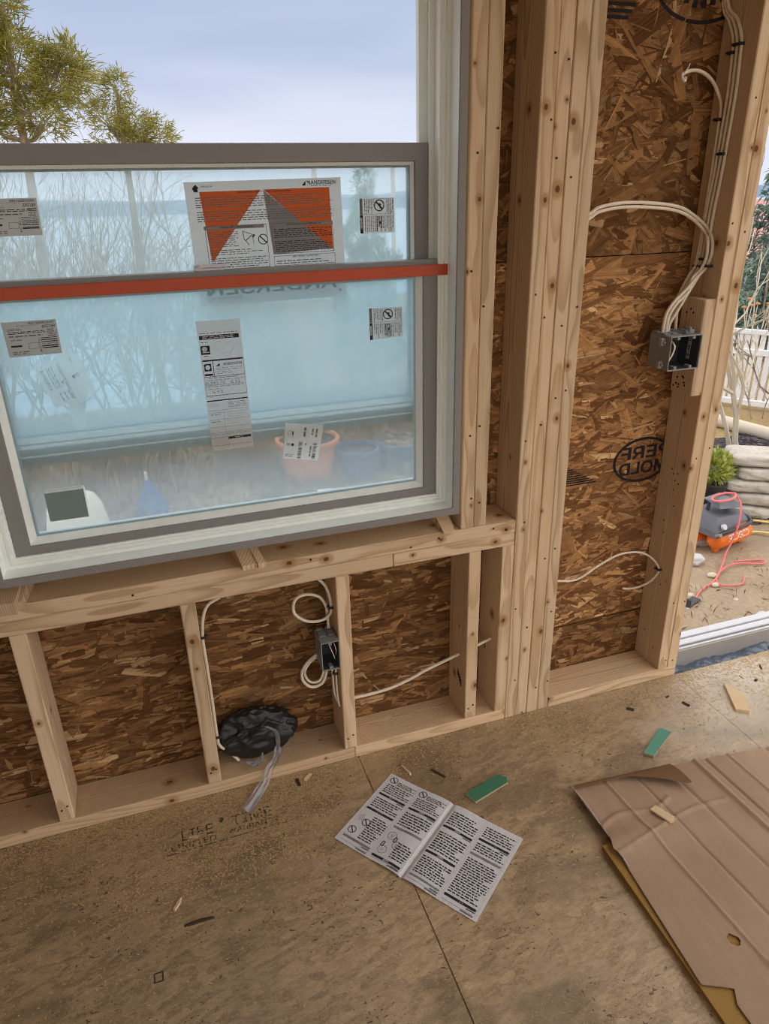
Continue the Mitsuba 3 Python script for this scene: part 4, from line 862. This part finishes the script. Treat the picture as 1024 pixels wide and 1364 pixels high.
for i in range(3):
    obj('veneer', trimesh.convex.convex_hull(np.array([[x_, y_, z_] for x_, y_ in ((.906 + .0008 * (i % 2), -.522), (1.20, -.533), (1.20, -1.12), (.880 + .0008 * (i % 2), -1.12)) for z_ in (.001 + .005 * i, .0058 + .005 * i)])), ('plank_yellow', 'plank_brown', 'plank_yellow')[i], ply_k)
q = np.array([(1.080, -.478), (1.101, -.471), (1.122, -.520), (1.112, -.532), (1.100, -.531)]); tag(obj('wood_chip', trimesh.convex.convex_hull(np.vstack([np.c_[q, np.full(5, .027)], np.c_[q, np.full(5, .0315)]])), 'chip'), 'pale wood chip lying on the cardboard', 'wood chip')

# ------------------------------------------------------------------ outside: ground, sea, far shore
def sst(a, b, x): t_ = np.clip((x - a) / (b - a), 0, 1); return t_ * t_ * (3 - 2 * t_)
def gh(x, y):
    x, y = np.asarray(x, float), np.asarray(y, float); w_ = sst(3.0, 6.0, x)
    return -1.0 - 0.24 * np.maximum(y - 7.0, 0) * (1 - w_) - 0.12 * np.maximum(y - 14, 0) * w_
gx, gy = np.meshgrid(np.concatenate([np.linspace(-45, -3, 30), np.linspace(-2.9, 8, 150), np.linspace(8.4, 70, 40)]), np.concatenate([np.linspace(-14, 0, 12), np.linspace(0.14, 7, 110), np.linspace(7.2, 75, 60)]), indexing='ij')
gz = gh(gx, gy) + 0.05 * (meshkit.fbm(np.stack([gx * 2, gy * 2, gx * 0], -1), 4, 9) - .5) + 0.025 * (meshkit.fbm(np.stack([gx * 9, gy * 9, gx * 0], -1), 3, 2) - .5)
gz = np.where(gy < .05, np.minimum(gz, -1.05), gz)
struct(obj('ground', grid_mesh(gx, gy, gz), 'soil', smooth=True))
struct(obj('sea', grid_mesh(*np.meshgrid(np.linspace(-1500, 2500, 30), np.linspace(20, 1400, 20), indexing='ij'), np.full((30, 20), -8.0)), 'sea_mat'))
sxs = np.linspace(-900, 1500, 300); rid = -8 + 8.0 + 7 * meshkit.fbm(np.stack([sxs * .012, 0 * sxs, 0 * sxs], -1), 4, 3) + 2.5 * meshkit.fbm(np.stack([sxs * .09, 0 * sxs, 0 * sxs], -1), 3, 5)
yy = np.array([640, 652, 668, 700, 760]); hh = np.array([0, .72, 1.0, .9, .0])
struct(obj('far_shore', grid_mesh(np.repeat(sxs[:, None], 5, 1), yy[None] + 0 * sxs[:, None], -8.2 + (rid + 8)[:, None] * hh[None]), 'shore', smooth=True))  # bluish distance haze is painted into the shore colour


# ------------------------------------------------------------------ trees and shrubs
def branches(base, direction, length, radius, depth, r, out, spread=0.6, up=0.12, kids=(2, 4)):
    n = 5; p = [np.array(base, float)]; d = np.array(direction, float); d /= np.linalg.norm(d)
    for i in range(n):
        d = d + r.normal(0, .16, 3) + [0, 0, up * .5]; d /= np.linalg.norm(d); p.append(p[-1] + d * length / n)
    p = np.array(p); out.append((p, np.linspace(radius, radius * .55, n + 1)))
    if depth == 0: return
    for k in range(r.integers(*kids) + 1):
        i = r.integers(2, n + 1); q = p[i]; dd = p[i] - p[i - 1]; dd = dd / np.linalg.norm(dd) + r.normal(0, spread, 3); dd[2] += up
        branches(q, dd, length * r.uniform(.5, .8), radius * .55, depth - 1, r, out, spread, up, kids)
def woody(base, stems, height, radius, seed, depth=3, lean=.35, spread=.6, kids=(2, 4), up=.12):
    r = np.random.default_rng(seed); out = []
    for i in range(stems): branches(np.array(base) + np.r_[r.normal(0, .06 * (stems > 1), 2), 0], [r.normal(0, lean), r.normal(0, lean), 1], height * r.uniform(.4, .6), radius * r.uniform(.7, 1.2), depth, r, out, spread, up, kids)
    ms = cat([tube(p, w_, 5 if w_[0] > .012 else 4, False) for p, w_ in out]); return ms, out
def seeded_uv(m, sd=.5): return np.tile([sd, 0.0], (len(m.vertices), 1))


def evergreen(x, y, clumps, seed, label, trunk_h, bend=0.0, n=3300, mat='leaf_olive', ln=(.05, .11)):
    """Loose evergreen of feathery sprays: clumps are (dx, z, rx, rz) about the trunk."""
    r = np.random.default_rng(seed); z0 = float(gh(x, y)); k = thing('evergreen_tree', label, 'tree')
    tr = spline([(x + .1, y, z0 - .1), (x, y, z0 + trunk_h * .35), (x + bend * .5, y, z0 + trunk_h * .7), (x + bend, y, z0 + trunk_h)], 6)
    bs = []; V = []; Fc = []; Uv = []; m_ = 0
    for j, (dx, z, rx, rz) in enumerate(clumps):
        c = np.array([x + dx, y, z]); i = np.argmin(np.abs(tr[:, 2] - (z - rz * .9))); q = tr[i]
        limb = spline([q, q * .45 + c * .55 + [0, 0, -.08], c], 5); bs.append(tube(limb, np.linspace(.022, .008, len(limb)), 5))
        for q_ in range(14):
            d = r.normal(size=3); d /= np.linalg.norm(d); e = c + d * [rx, rx, rz] * r.uniform(.5, .95); b_ = spline([limb[-6], (limb[-6] + e) / 2 + [0, 0, .03], e], 3); bs.append(tube(b_, np.linspace(.006, .002, len(b_)), 4))
        # sprays: fans of small leaves around twig ends
        ns = int(n * rx * rz / .12 / 26); 
        d = r.normal(size=(ns, 3)); d /= np.linalg.norm(d, axis=1, keepdims=True); rad = r.uniform(.35, 1.0, ns) ** .6
        cc = c + d * rad[:, None] * [rx, rx, rz]; dirs = d * [1, 1, .5] + [0, 0, .35] + r.normal(0, .35, (ns, 3))
        cc, dirs = np.repeat(cc, 26, 0), np.repeat(dirs, 26, 0); cc = cc + r.normal(0, .035, cc.shape); dirs = dirs + r.normal(0, .45, dirs.shape)
        v, f, u_ = blades(cc, dirs, r.uniform(.006, .013, len(cc)), r.uniform(*ln, len(cc)), seed * 10 + j, .12)
        V.append(v); Fc.append(f + m_); Uv.append(np.clip(u_ * .6 + .4 * np.repeat(r.random(ns), 104), 0, 1)); m_ += len(v)
    tm = cat([tube(tr, np.linspace(.07, .022, len(tr)), 8)] + bs); obj('trunk', tm, 'bark', k, uv=seeded_uv(tm, .6))
    obj('foliage', (np.vstack(V), np.vstack(Fc)), mat, k, uv=np.stack([np.concatenate(Uv), np.concatenate(Uv) * 0], 1), kind='stuff')
    return k
evergreen(-0.75, 6.0, [(-.05, 3.0, .30, .30), (.10, 2.62, .30, .26), (.42, 2.50, .30, .24), (.25, 2.2, .28, .16), (-.3, 2.3, .35, .3), (-.2, 2.75, .3, .3), (-.5, 2.8, .4, .5), (.52, 2.62, .17, .14)], 31, 'olive-green evergreen tree at the left edge, tallest above the window rail', 4.0, .1)
evergreen(0.13, 7.2, [(.03, 2.56, .13, .16), (-.10, 2.30, .22, .16), (.16, 2.26, .2, .16), (.36, 2.16, .18, .12), (.0, 2.0, .30, .15)], 37, 'smaller yellow-green evergreen with a pointed top, partly behind the hazy glass', 3.5, .02)
evergreen(3.2, 8.6, [(.0, 1.72, .10, .25), (.02, 1.35, .18, .22), (-.08, 1.0, .30, .25), (.12, .6, .42, .28), (-.1, .2, .5, .3), (.05, -.2, .55, .3), (.0, -.6, .6, .3)], 41, 'pointed evergreen seen through the glass right of the orange notice', 2.9, 0, 4200, 'leaf_blue')
evergreen(4.25, 8.8, [(.0, 1.6, .22, .3), (.0, 1.2, .25, .3), (.05, .8, .3, .3), (.0, .4, .3, .3), (.0, .0, .35, .3)], 43, 'green evergreen at the right edge of the window glass', 3.0, 0, 4200)
gb = 'bare shrubs beyond the window'
for i, (x, y, h_, st_) in enumerate(((-1.35, 6.6, 3.0, 5), (-.85, 6.9, 2.9, 5), (-.35, 6.4, 2.7, 5), (.25, 6.6, 2.5, 6), (.75, 6.7, 1.9, 5), (1.15, 7.3, 2.0, 5), (-.1, 7.6, 3.0, 5), (1.8, 7.0, 1.6, 5), (2.4, 7.2, 1.6, 5), (-1.9, 7.2, 3.0, 5))):
    m, _ = woody((x, y, float(gh(x, y)) - .05), st_ + 1, h_, .017, 100 + i, 3, .30, .50, (3, 5))
    tag(obj('bare_shrub', m, 'bark', uv=seeded_uv(m, .2 + .06 * i)), 'leafless many-stemmed grey-brown shrub seen through the hazy glass', 'shrub', gb)
r = np.random.default_rng(8); n = 24000
x, y = r.uniform(-3.0, 4.0, n), 4.1 + 5.4 * r.random(n) ** 1.3; c = np.stack([x, y, gh(x, y) - .02], 1); d = r.normal(0, .35, (n, 3)) + [0, 0, .8]
v, f, u = blades(c, d, r.uniform(.010, .026, n), r.uniform(.12, .5, n) * np.clip((y - 3.6) / 2, .3, 1), 5, .1)
tag(obj('dead_brush', (v, f), 'straw', uv=np.stack([u, u * 0], 1)), 'tan dead grass and stalks covering the slope outside the window', 'dry grass', kind='stuff')

# ------------------------------------------------------------------ things outside the window
def pot(x, y, r1, r0, h_, mat, label, soil='mulch_mat'):
    k = thing('plant_pot', label, 'plant pot'); z = float(gh(x, y)); M = trans(x, y, z)
    obj('body', xf(lathe([(0, 0), (r0, 0), (r1 * .97, h_ - .05), (r1 * .97, h_ - .045)], 40), M), mat, k, smooth=40)
    obj('rim', xf(lathe([(r1 * .95, h_ - .06), (r1 * 1.05, h_ - .055), (r1 * 1.08, h_ - .045), (r1 * 1.08, h_ - .008), (r1 * 1.05, h_), (r1 * .97, h_), (r1 * .94, h_ - .03)], 40), M), mat, k, smooth=40)
    obj('soil', xf(trimesh.creation.cylinder(r1 * .945, .02, sections=32), M @ trans(0, 0, h_ - .05)), soil, k)
    return k
pot(1.37, 4.85, .285, .22, .42, 'terracotta', 'large terracotta pot with a thick rim outside the lower glass')
pot(1.83, 4.72, .20, .16, .30, 'pot_blue', 'dark blue plant pot left of the wider blue one')
pb = pot(2.28, 4.78, .22, .17, .30, 'pot_blue', 'wider dark blue pot heaped with dry leaves', 'straw_soil' if False else 'log_mat')
r = np.random.default_rng(4); n = 260; a, q = r.uniform(0, 6.28, n), .19 * np.sqrt(r.random(n)); c = np.stack([2.28 + q * np.cos(a), 4.78 + q * np.sin(a), np.full(n, -.72) + .04 * r.random(n)], 1)
v, f, u = blades(c, r.normal(size=(n, 3)) * [1, 1, .4], .04, .07, 6); obj('dry_leaves', (v, f), 'straw', pb, uv=np.stack([u, u * 0], 1), kind='stuff')
tag(obj('white_board', xf(box(-.30, .30, -.06, .06, 0, .03, .003), trans(1.62, 4.30, -.985) @ rot([0, 0, 1], -14)), 'white_board'), 'off-white board lying on the ground beside the terracotta pot', 'board')
z = float(gh(-.68, 4.15)); tag(obj('cream_tub', xf(lathe([(0, .40), (.10, .395), (.17, .36), (.21, .28), (.235, .14), (.24, 0), (0, 0)], 36), trans(-.70, 4.22, z)), 'cream', smooth=40), 'cream rounded tub standing upside down outside the lower left glass', 'tub')
fb = thing('foam_block', 'white foam block with its front shade coloured in, stuck low on the left window glass', 'foam block')
obj('body', box(-0.247, -0.163, 0.0545, 0.0772, 0.851, 0.922, .0025), 'foam', fb)
obj('face', box(-0.2455, -0.1645, 0.0535, 0.0548, 0.8525, 0.9205, .0008), 'foam_shaded', fb, label='front of the white foam with its shade put in the colour')  # plate added over white foam, its colour holding the shade of the front
fu = thing('folded_tarp', 'dark blue folded tarp tied round an upright stake outside the window', 'tarp'); M = trans(-.12, 4.55, -1.0)
obj('cloth', xf(lathe([(0, 0), (.16, 0), (.12, .10), (.07, .2), (.03, .3), (.0, .32)], 14), M), 'tarp_blue', fu, smooth=60); obj('stake', tube([(-.12, 4.55, -1.0), (-.13, 4.55, -.62)], .014, 8), 'log_mat', fu)
tag(obj('utility_pole', tube([(10.2, 40, -12), (10.2, 40, 3.4)], .14, 10), 'tube_grey'), 'thin grey pole rising far behind the orange notice', 'pole', None)
tag(obj('utility_pole', tube([(14.7, 40, -12), (14.7, 40, 3.2)], .12, 10), 'tube_grey'), 'thin grey pole far away above the upper caution label', 'pole', None)

# ------------------------------------------------------------------ things outside the door
# air compressor: two stacked tanks under a dark shroud
cp = thing('air_compressor', 'orange twin-tank air compressor with dark shroud on the bare soil', 'air compressor')
A0, B0 = np.array([3.80, 2.17, -.905]), np.array([4.24, 2.27, -.905]); ax = (B0 - A0) / np.linalg.norm(B0 - A0); sd = np.array([-ax[1], ax[0], 0])
def capsule(a, b, r_):
    ax_ = (b - a) / np.linalg.norm(b - a); g = np.linspace(0, np.pi / 2, 7)
    p = np.vstack([a + ax_ * (r_ * (1 - np.sin(g[::-1]) * 1.0))[:, None] * 1.0, b - ax_ * (r_ * (1 - np.sin(g)))[:, None]]); rr = np.r_[np.cos(g[::-1]), np.cos(g)] * r_ + 1e-4
    return tube(p, rr, 24)
obj('tank', capsule(A0, B0, .070), 'tank_orange', cp, smooth=50); obj('tank', capsule(A0 + sd * .17 - ax * .10, B0 + sd * .17 - ax * .10, .070), 'tank_orange', cp, smooth=50)
for e in (.07, .36):
    for o in (0, .17): q = A0 + ax * e + sd * o - ax * (.1 if o else 0); obj('foot', box(q[0] - .02, q[0] + .02, q[1] - .02, q[1] + .02, -1.0, -.955, .006), 'tank_orange', cp)
u, v, f = flat_text('RIDGID', .05, True); u0 = u.max(); th = (v - v.max() / 2) / .072 + .30
P_ = A0 + ax * (.12 + (u / u0) * .24)[:, None] + .0708 * (-sd * np.cos(th)[:, None] + np.array([0, 0, 1.0]) * np.sin(th)[:, None]); obj('lettering', (P_, f), 'picket_white', cp, label='white lettering on the front tank')
Mc = np.eye(4); Mc[:3, 0], Mc[:3, 1], Mc[:3, 2] = ax, sd, [0, 0, 1]; Mc[:3, 3] = (A0 + B0) / 2 + sd * .08 - ax * .06
def hull(pts): return trimesh.convex.convex_hull(np.array(pts, float))
sh = hull([(x_, y_, z_) for x_ in (-.19, .20) for y_ in (-.13, .14) for z_ in (.05, .10)] + [(-.15, -.09, .19), (.17, -.09, .16), (-.15, .12, .21), (.17, .12, .18)])
obj('shroud', xf(sh, Mc), 'shroud_light', cp); obj('shroud_skirt', xf(box(-.185, .205, -.136, .145, .045, .085, .01), Mc), 'shroud', cp)
obj('bumper_bar', xf(tube(spline([(-.15, -.13, .08), (.0, -.165, .10), (.19, -.15, .11), (.225, .0, .13), (.2, .1, .12)]), .013, 8), Mc), 'shroud', cp)
obj('grip', xf(hull([(-.12, -.08, .255), (.15, -.10, .215), (.17, .04, .225), (-.08, .10, .275), (-.10, -.05, .29), (.05, -.04, .295), (.06, .06, .30)]), Mc), 'shroud_light', cp); obj('grip_post', xf(tube([(-.08, .05, .17), (-.08, .04, .26)], .014, 8), Mc), 'shroud', cp); obj('grip_post', xf(tube([(.12, .02, .15), (.12, .0, .23)], .014, 8), Mc), 'shroud', cp)
obj('front_panel', xf(hull([(.02, -.138, .06), (.16, -.138, .06), (.16, -.133, .10), (.02, -.133, .10)] + [(.02, -.12, .06), (.16, -.12, .10)]), Mc), 'tank_orange', cp)
obj('gauge', xf(xf(trimesh.creation.cylinder(.022, .02, sections=20), rot([1, 0, 0], 60)), Mc @ trans(-.13, -.14, .135)), 'alu', cp); obj('fitting', xf(tube([(-.18, -.12, .07), (-.20, -.17, .10)], .013, 8), Mc), 'alu_grey', cp)
def M3(p): return [tuple((Mc @ np.array([*q, 1]))[:3]) for q in p]
g = np.linspace(0, 4 * np.pi, 40); coil = [(-.02 + .12 * math.cos(a_), -.03 + .055 * math.sin(a_), .307 + .004 * a_ / 6) for a_ in g]
hp = M3(coil + [(.06, -.12, .27), (.0, -.17, .15), (-.06, -.18, .02), (-.13, -.19, -.06)]) + [(3.80, 2.02, -.985), (3.55, 1.82, -.985), (3.33, 1.72, -.985), (3.15, 1.58, -.985)]
tag(obj('air_hose', tube(spline(hp, 5), .0065, 7), 'hose_red', smooth=50), 'red air hose coiled over the compressor and trailing over the soil', 'hose')
hp = [(3.86, 1.98, -.985), (4.05, 1.93, -.985), (4.02, 1.88, -.985), (3.82, 1.95, -.985), (3.6, 1.86, -.985), (3.52, 1.74, -.985), (3.66, 1.70, -.985), (3.76, 1.78, -.985)]
tag(obj('air_hose', tube(spline(hp, 6), .006, 7), 'hose_red', smooth=50), 'loose loop of red hose lying on the soil in front of the compressor', 'hose')
tag(obj('cord', tube(spline([(4.30, 2.50, -.985), (4.50, 2.50, -.985), (4.75, 2.30, -.985), (5.1, 2.1, -.985)], 6), .011, 6), 'cord_yellow', smooth=50), 'yellow cord on the ground right of the compressor, farther one', 'cord')
tag(obj('cord', tube(spline([(4.22, 2.36, -.985), (4.40, 2.30, -.985), (4.55, 2.15, -.985), (4.8, 1.95, -.985)], 6), .010, 6), 'cord_yellow', smooth=50), 'yellow cord on the ground right of the compressor, nearer one', 'cord')
# stacked stone wall
sw = thing('stacked_stones', 'low wall of stacked pale grey stone slabs behind the compressor', 'stone wall'); r = np.random.default_rng(12)
for row in range(5):
    zc = -1.0 + .055 + row * .108; n_ = 3; off = .17 * (row % 2)
    for i in range(n_):
        a_ = -.06 + (i + off) * .46; L_ = .45 if not (row == 4) else .47
        cx, cy = 4.62 + .02 * row + a_ * .92, 2.66 - a_ * .55 + .06 * a_ * a_
        ic = trimesh.creation.box((L_, .30, .100)); ic = ic.subdivide().subdivide().subdivide(); v = np.array(ic.vertices)
        q = np.abs(v / [L_ / 2, .15, .05]); e = np.clip((q ** 6).sum(1) ** (1 / 6), 1, None); v = v / e[:, None]
        v += (meshkit.fbm(v * 9 + row * 7 + i * 3, 4, 5)[:, None] - .5) * [.03, .06, .022]; v = v + ((meshkit.fbm(v * 30 + 5 * i + row, 2, 4) - .5) * .014)[:, None]
        mm = xf(trimesh.Trimesh(v, ic.faces, process=False), trans(cx, cy, zc) @ rot([0, 0, 1], -31 + r.uniform(-4, 4)))
        obj('stone', mm, 'stone_mat', sw, smooth=35, uv=None if True else 0)
# stake tube, pots, mulch, little trees
tb = thing('stake_tube', 'leaning green tube with a grey cap behind the stone wall', 'stake'); a_, b_ = np.array([5.02, 2.86, -1.0]), np.array([5.20, 2.92, -.30]); obj('tube', tube([a_, a_ + (b_ - a_) * .70], .042, 14), 'tube_green', tb, smooth=40); obj('cap', tube([a_ + (b_ - a_) * .70, a_ + (b_ - a_) * .97, b_], [.0425, .0425, .03], 14), 'tube_grey', tb, smooth=40)
pk2 = pot(4.28, 2.78, .135, .11, .30, 'pot_black', 'black nursery pot with a yellow-green shrub beside the door stud')
r = np.random.default_rng(5); n = 900; d = r.normal(size=(n, 3)); d /= np.linalg.norm(d, axis=1, keepdims=True); c = np.array([4.30, 2.78, -.58]) + d * [.15, .15, .13] * r.uniform(.4, 1, n)[:, None]
v, f, u = blades(c, d + [0, 0, .4], .028, .05, 3); obj('foliage', (v, f), 'leaf_lime', pk2, uv=np.stack([u, u * 0], 1), kind='stuff')
mx, my = np.meshgrid(np.linspace(4.0, 9, 120), np.linspace(2.35, 4.5, 60), indexing='ij'); edge = sst(0, .25, my - 2.35) * sst(0, .3, 4.5 - my) * sst(0, .3, mx - 4.0)
mz = -1.03 + .06 * edge + .03 * (meshkit.fbm(np.stack([mx * 14, my * 14, mx * 0], -1), 3, 3) - .5)
tag(obj('mulch_bed', grid_mesh(mx, my, mz), 'mulch_mat'), 'dark bark mulch spread behind the stone wall', 'mulch', kind='stuff')
r = np.random.default_rng(15); n = 420; x, y = r.uniform(4.2, 5.0, n), r.uniform(2.5, 3.3, n); c = np.stack([x, y, np.full(n, -.965)], 1)
v, f, u = blades(c, r.normal(size=(n, 3)) * [1, 1, .3], .04, .07, 16); tag(obj('fallen_leaves', (v, f), 'straw', uv=np.stack([u, u * 0], 1)), 'dry brown leaves fallen on the mulch beside the black pot', 'leaves', kind='stuff')
for i, (x, y, h_, st_, rd, lb) in enumerate(((4.98, 3.25, 2.4, 2, .035, 'pale two-stemmed bare sapling in the mulch'), (6.1, 3.75, 2.6, 1, .022, 'thin dark bare sapling at the right edge of the picture'), (6.7, 4.75, 1.0, 2, .008, 'low twiggy bare shrub in front of the white fence'), (7.35, 4.5, 1.0, 2, .008, 'twiggy bare shrub at the right end of the white fence'))):
    m, _ = woody((x, y, -1.03), st_, h_, rd, 200 + i, 3, .18, .45); tag(obj('bare_sapling', m, 'log_mat' if i == 0 else 'bark', uv=seeded_uv(m, .9 if i == 0 else .4)), lb, 'sapling')
tag(obj('log_edging', tube(spline([(5.75, 5.0, -.93), (6.1, 4.72, -.93), (6.2, 4.3, -.93), (6.3, 3.8, -.92), (6.6, 3.2, -.92)], 6), .075, 10), 'log_mat', smooth=50), 'long pale log edging the mulch bed in front of the fence', 'log')
# white picket fence
fe = thing('picket_fence', 'white slatted picket fence beyond the mulch bed', 'fence'); F0, Fd = np.array([6.55, 5.77]), np.array([.29, -.42]); Fd = Fd / np.linalg.norm(Fd); FL = 2.6
ang = math.degrees(math.atan2(Fd[1], Fd[0])); MF = trans(F0[0], F0[1], -1.0) @ rot([0, 0, 1], ang)
for z0, z1, y0, y1 in ((.90, .955, -.03, .03), (.655, .725, -.028, .028), (.04, .11, -.028, .028)): obj('rail', xf(box(0, FL, y0, y1, z0, z1, .004), MF), 'picket_white', fe)
for i in range(int(FL / .085)):
    obj('picket', xf(box(.015 + i * .085, .072 + i * .085, -.010, .010, .10, .92, .002), MF), 'picket_white', fe)
for x_ in (0.0, FL): obj('post', xf(box(x_ - .045, x_ + .045, -.045, .045, -.05, 1.02, .006), MF), 'picket_white', fe)
# blue spruce: whorls of drooping boughs
sp = thing('blue_spruce', 'blue-green spruce behind the white fence', 'tree'); r = np.random.default_rng(21); bx_, by_ = 10.3, 7.7; V, Fc, Uv, bs, m_ = [], [], [], [], 0
for lev in range(16):
    z = -.8 + lev * .24; R_ = 1.75 * (1 - lev / 18)
    for k in range(11):
        a_ = r.uniform(0, 6.28); e = np.array([bx_ + R_ * math.cos(a_), by_ + R_ * math.sin(a_), z - .10 - .15 * R_]); s_ = np.array([bx_, by_, z + .15]); b_ = spline([s_, (s_ + e) / 2 + [0, 0, -.02], e], 6); bs.append(tube(b_, np.linspace(.018, .005, len(b_)), 4))
        t0_ = np.repeat(r.uniform(.15, 1, 26), 8); base = np.array([np.interp(t0_, np.linspace(0, 1, len(b_)), b_[:, q]) for q in range(3)]).T; dd = (e - s_) / np.linalg.norm(e - s_)
        v, f, u = blades(base + r.normal(0, .05, base.shape), dd + r.normal(0, .75, base.shape), .035, .14, lev * 11 + k, .1); V.append(v); Fc.append(f + m_); Uv.append(u); m_ += len(v)
tm = cat([tube([(bx_, by_, -1.1), (bx_, by_, 3.0)], [.11, .03], 8)] + bs); obj('trunk', tm, 'bark', sp, uv=seeded_uv(tm)); Uv = np.concatenate(Uv); obj('foliage', (np.vstack(V), np.vstack(Fc)), 'leaf_blue', sp, uv=np.stack([Uv, Uv * 0], 1), kind='stuff')
# dried flower heads in front of the spruce
df = thing('dried_flowers', 'dry stalks with rusty flower heads above the white fence', 'dried flowers'); r = np.random.default_rng(30); stx, hd = [], []
for i in range(26):
    b_ = np.array([7.3 + r.uniform(-.25, .7), 5.75 + r.uniform(-.5, .4), -1.0]); e = b_ + [r.normal(0, .15), r.normal(0, .15), r.uniform(.80, 1.25)]; stx.append(tube([b_, (b_ + e) / 2 + r.normal(0, .03, 3), e], .005, 4)); hd.append(xf(trimesh.creation.icosphere(subdivisions=1, radius=1), trans(*e) @ np.diag([.032, .032, .018, 1])))
obj('stalk', cat(stx), 'log_mat', df); obj('flower_head', cat(hd), 'flower_mat', df, kind='stuff')
# house far behind the spruce
ho = thing('house', 'house with a dull red roof far behind the spruce', 'house'); obj('wall', box(16, 30, 17, 25, -3, -.4, .02), 'house_wall', ho)
obj('roof', hull([(15.4, 16.4, -.45), (30.6, 16.4, -.45), (30.6, 25.6, -.45), (15.4, 25.6, -.45), (17.5, 21, 1.1), (30.6, 21, 1.1)]), 'roof_red', ho)
for x_ in (18, 21, 24): w_ = obj('window', box(x_, x_ + 1.0, 16.95, 17.02, -2.2, -1.0, .01), 'house_wall', ho); obj('glass', box(x_ + .08, x_ + .92, 16.93, 16.96, -2.12, -1.08, .005), 'window_dark', w_)
# stones and scraps on the soil
def rock(x, y, r_, mat, label, sq_=(1, .8, .6), group=None):
    ic = trimesh.creation.icosphere(subdivisions=3); v = np.array(ic.vertices) * (0.75 + .5 * meshkit.fbm(np.array(ic.vertices) * 1.5 + x * 9, 3, 2))[:, None] * np.array(sq_) * r_ + [x, y, -1.0 + r_ * sq_[2] * .4]
    tag(obj('rock', trimesh.Trimesh(v, ic.faces, process=False), mat, smooth=40), label, 'rock', group)
rock(3.86, 2.36, .10, 'rock_grey', 'white rock at the left end of the compressor'); rock(3.60, 2.10, .08, 'rock_grey', 'white rock beside the red hose near the door stud')
rock(3.18, 1.30, .10, 'log_mat', 'flat pale stone on the soil just outside the door', (1.3, .6, .25))
r = np.random.default_rng(44)
for i in range(28): rock(r.uniform(2.4, 5.0), r.uniform(.6, 2.2), r.uniform(.015, .05), 'rock_grey' if r.random() < .3 else 'log_mat', 'small stone lying on the bare soil outside the door', (1, .8, .5), 'small stones on the soil')
tag(obj('metal_bracket', xf(cat([box(-.07, .07, -.03, .03, 0, .015, .003), box(-.07, -.055, -.03, .03, 0, .06, .003)]), trans(3.17, 1.62, -.985) @ rot([0, 0, 1], 20)), 'shroud'), 'dark metal bracket on the soil beside the door stud', 'bracket')
n = 1500; x, y = r.uniform(2.0, 5.5, n), r.uniform(.3, 2.3, n); k = meshkit.fbm(np.c_[x * 2, y * 2, 0 * x], 3, 8) > .5; c = np.stack([x, y, np.full(n, -.99)], 1)[k]; n = len(c)
v, f, u = blades(c, r.normal(0, .6, (n, 3)) + [0, 0, .5], .007, r.uniform(.03, .09, n), 5, .2); tag(obj('dry_grass', (v, f), 'straw', uv=np.stack([u, u * 0], 1)), 'sparse dry grass on the soil outside the door', 'dry grass', kind='stuff')
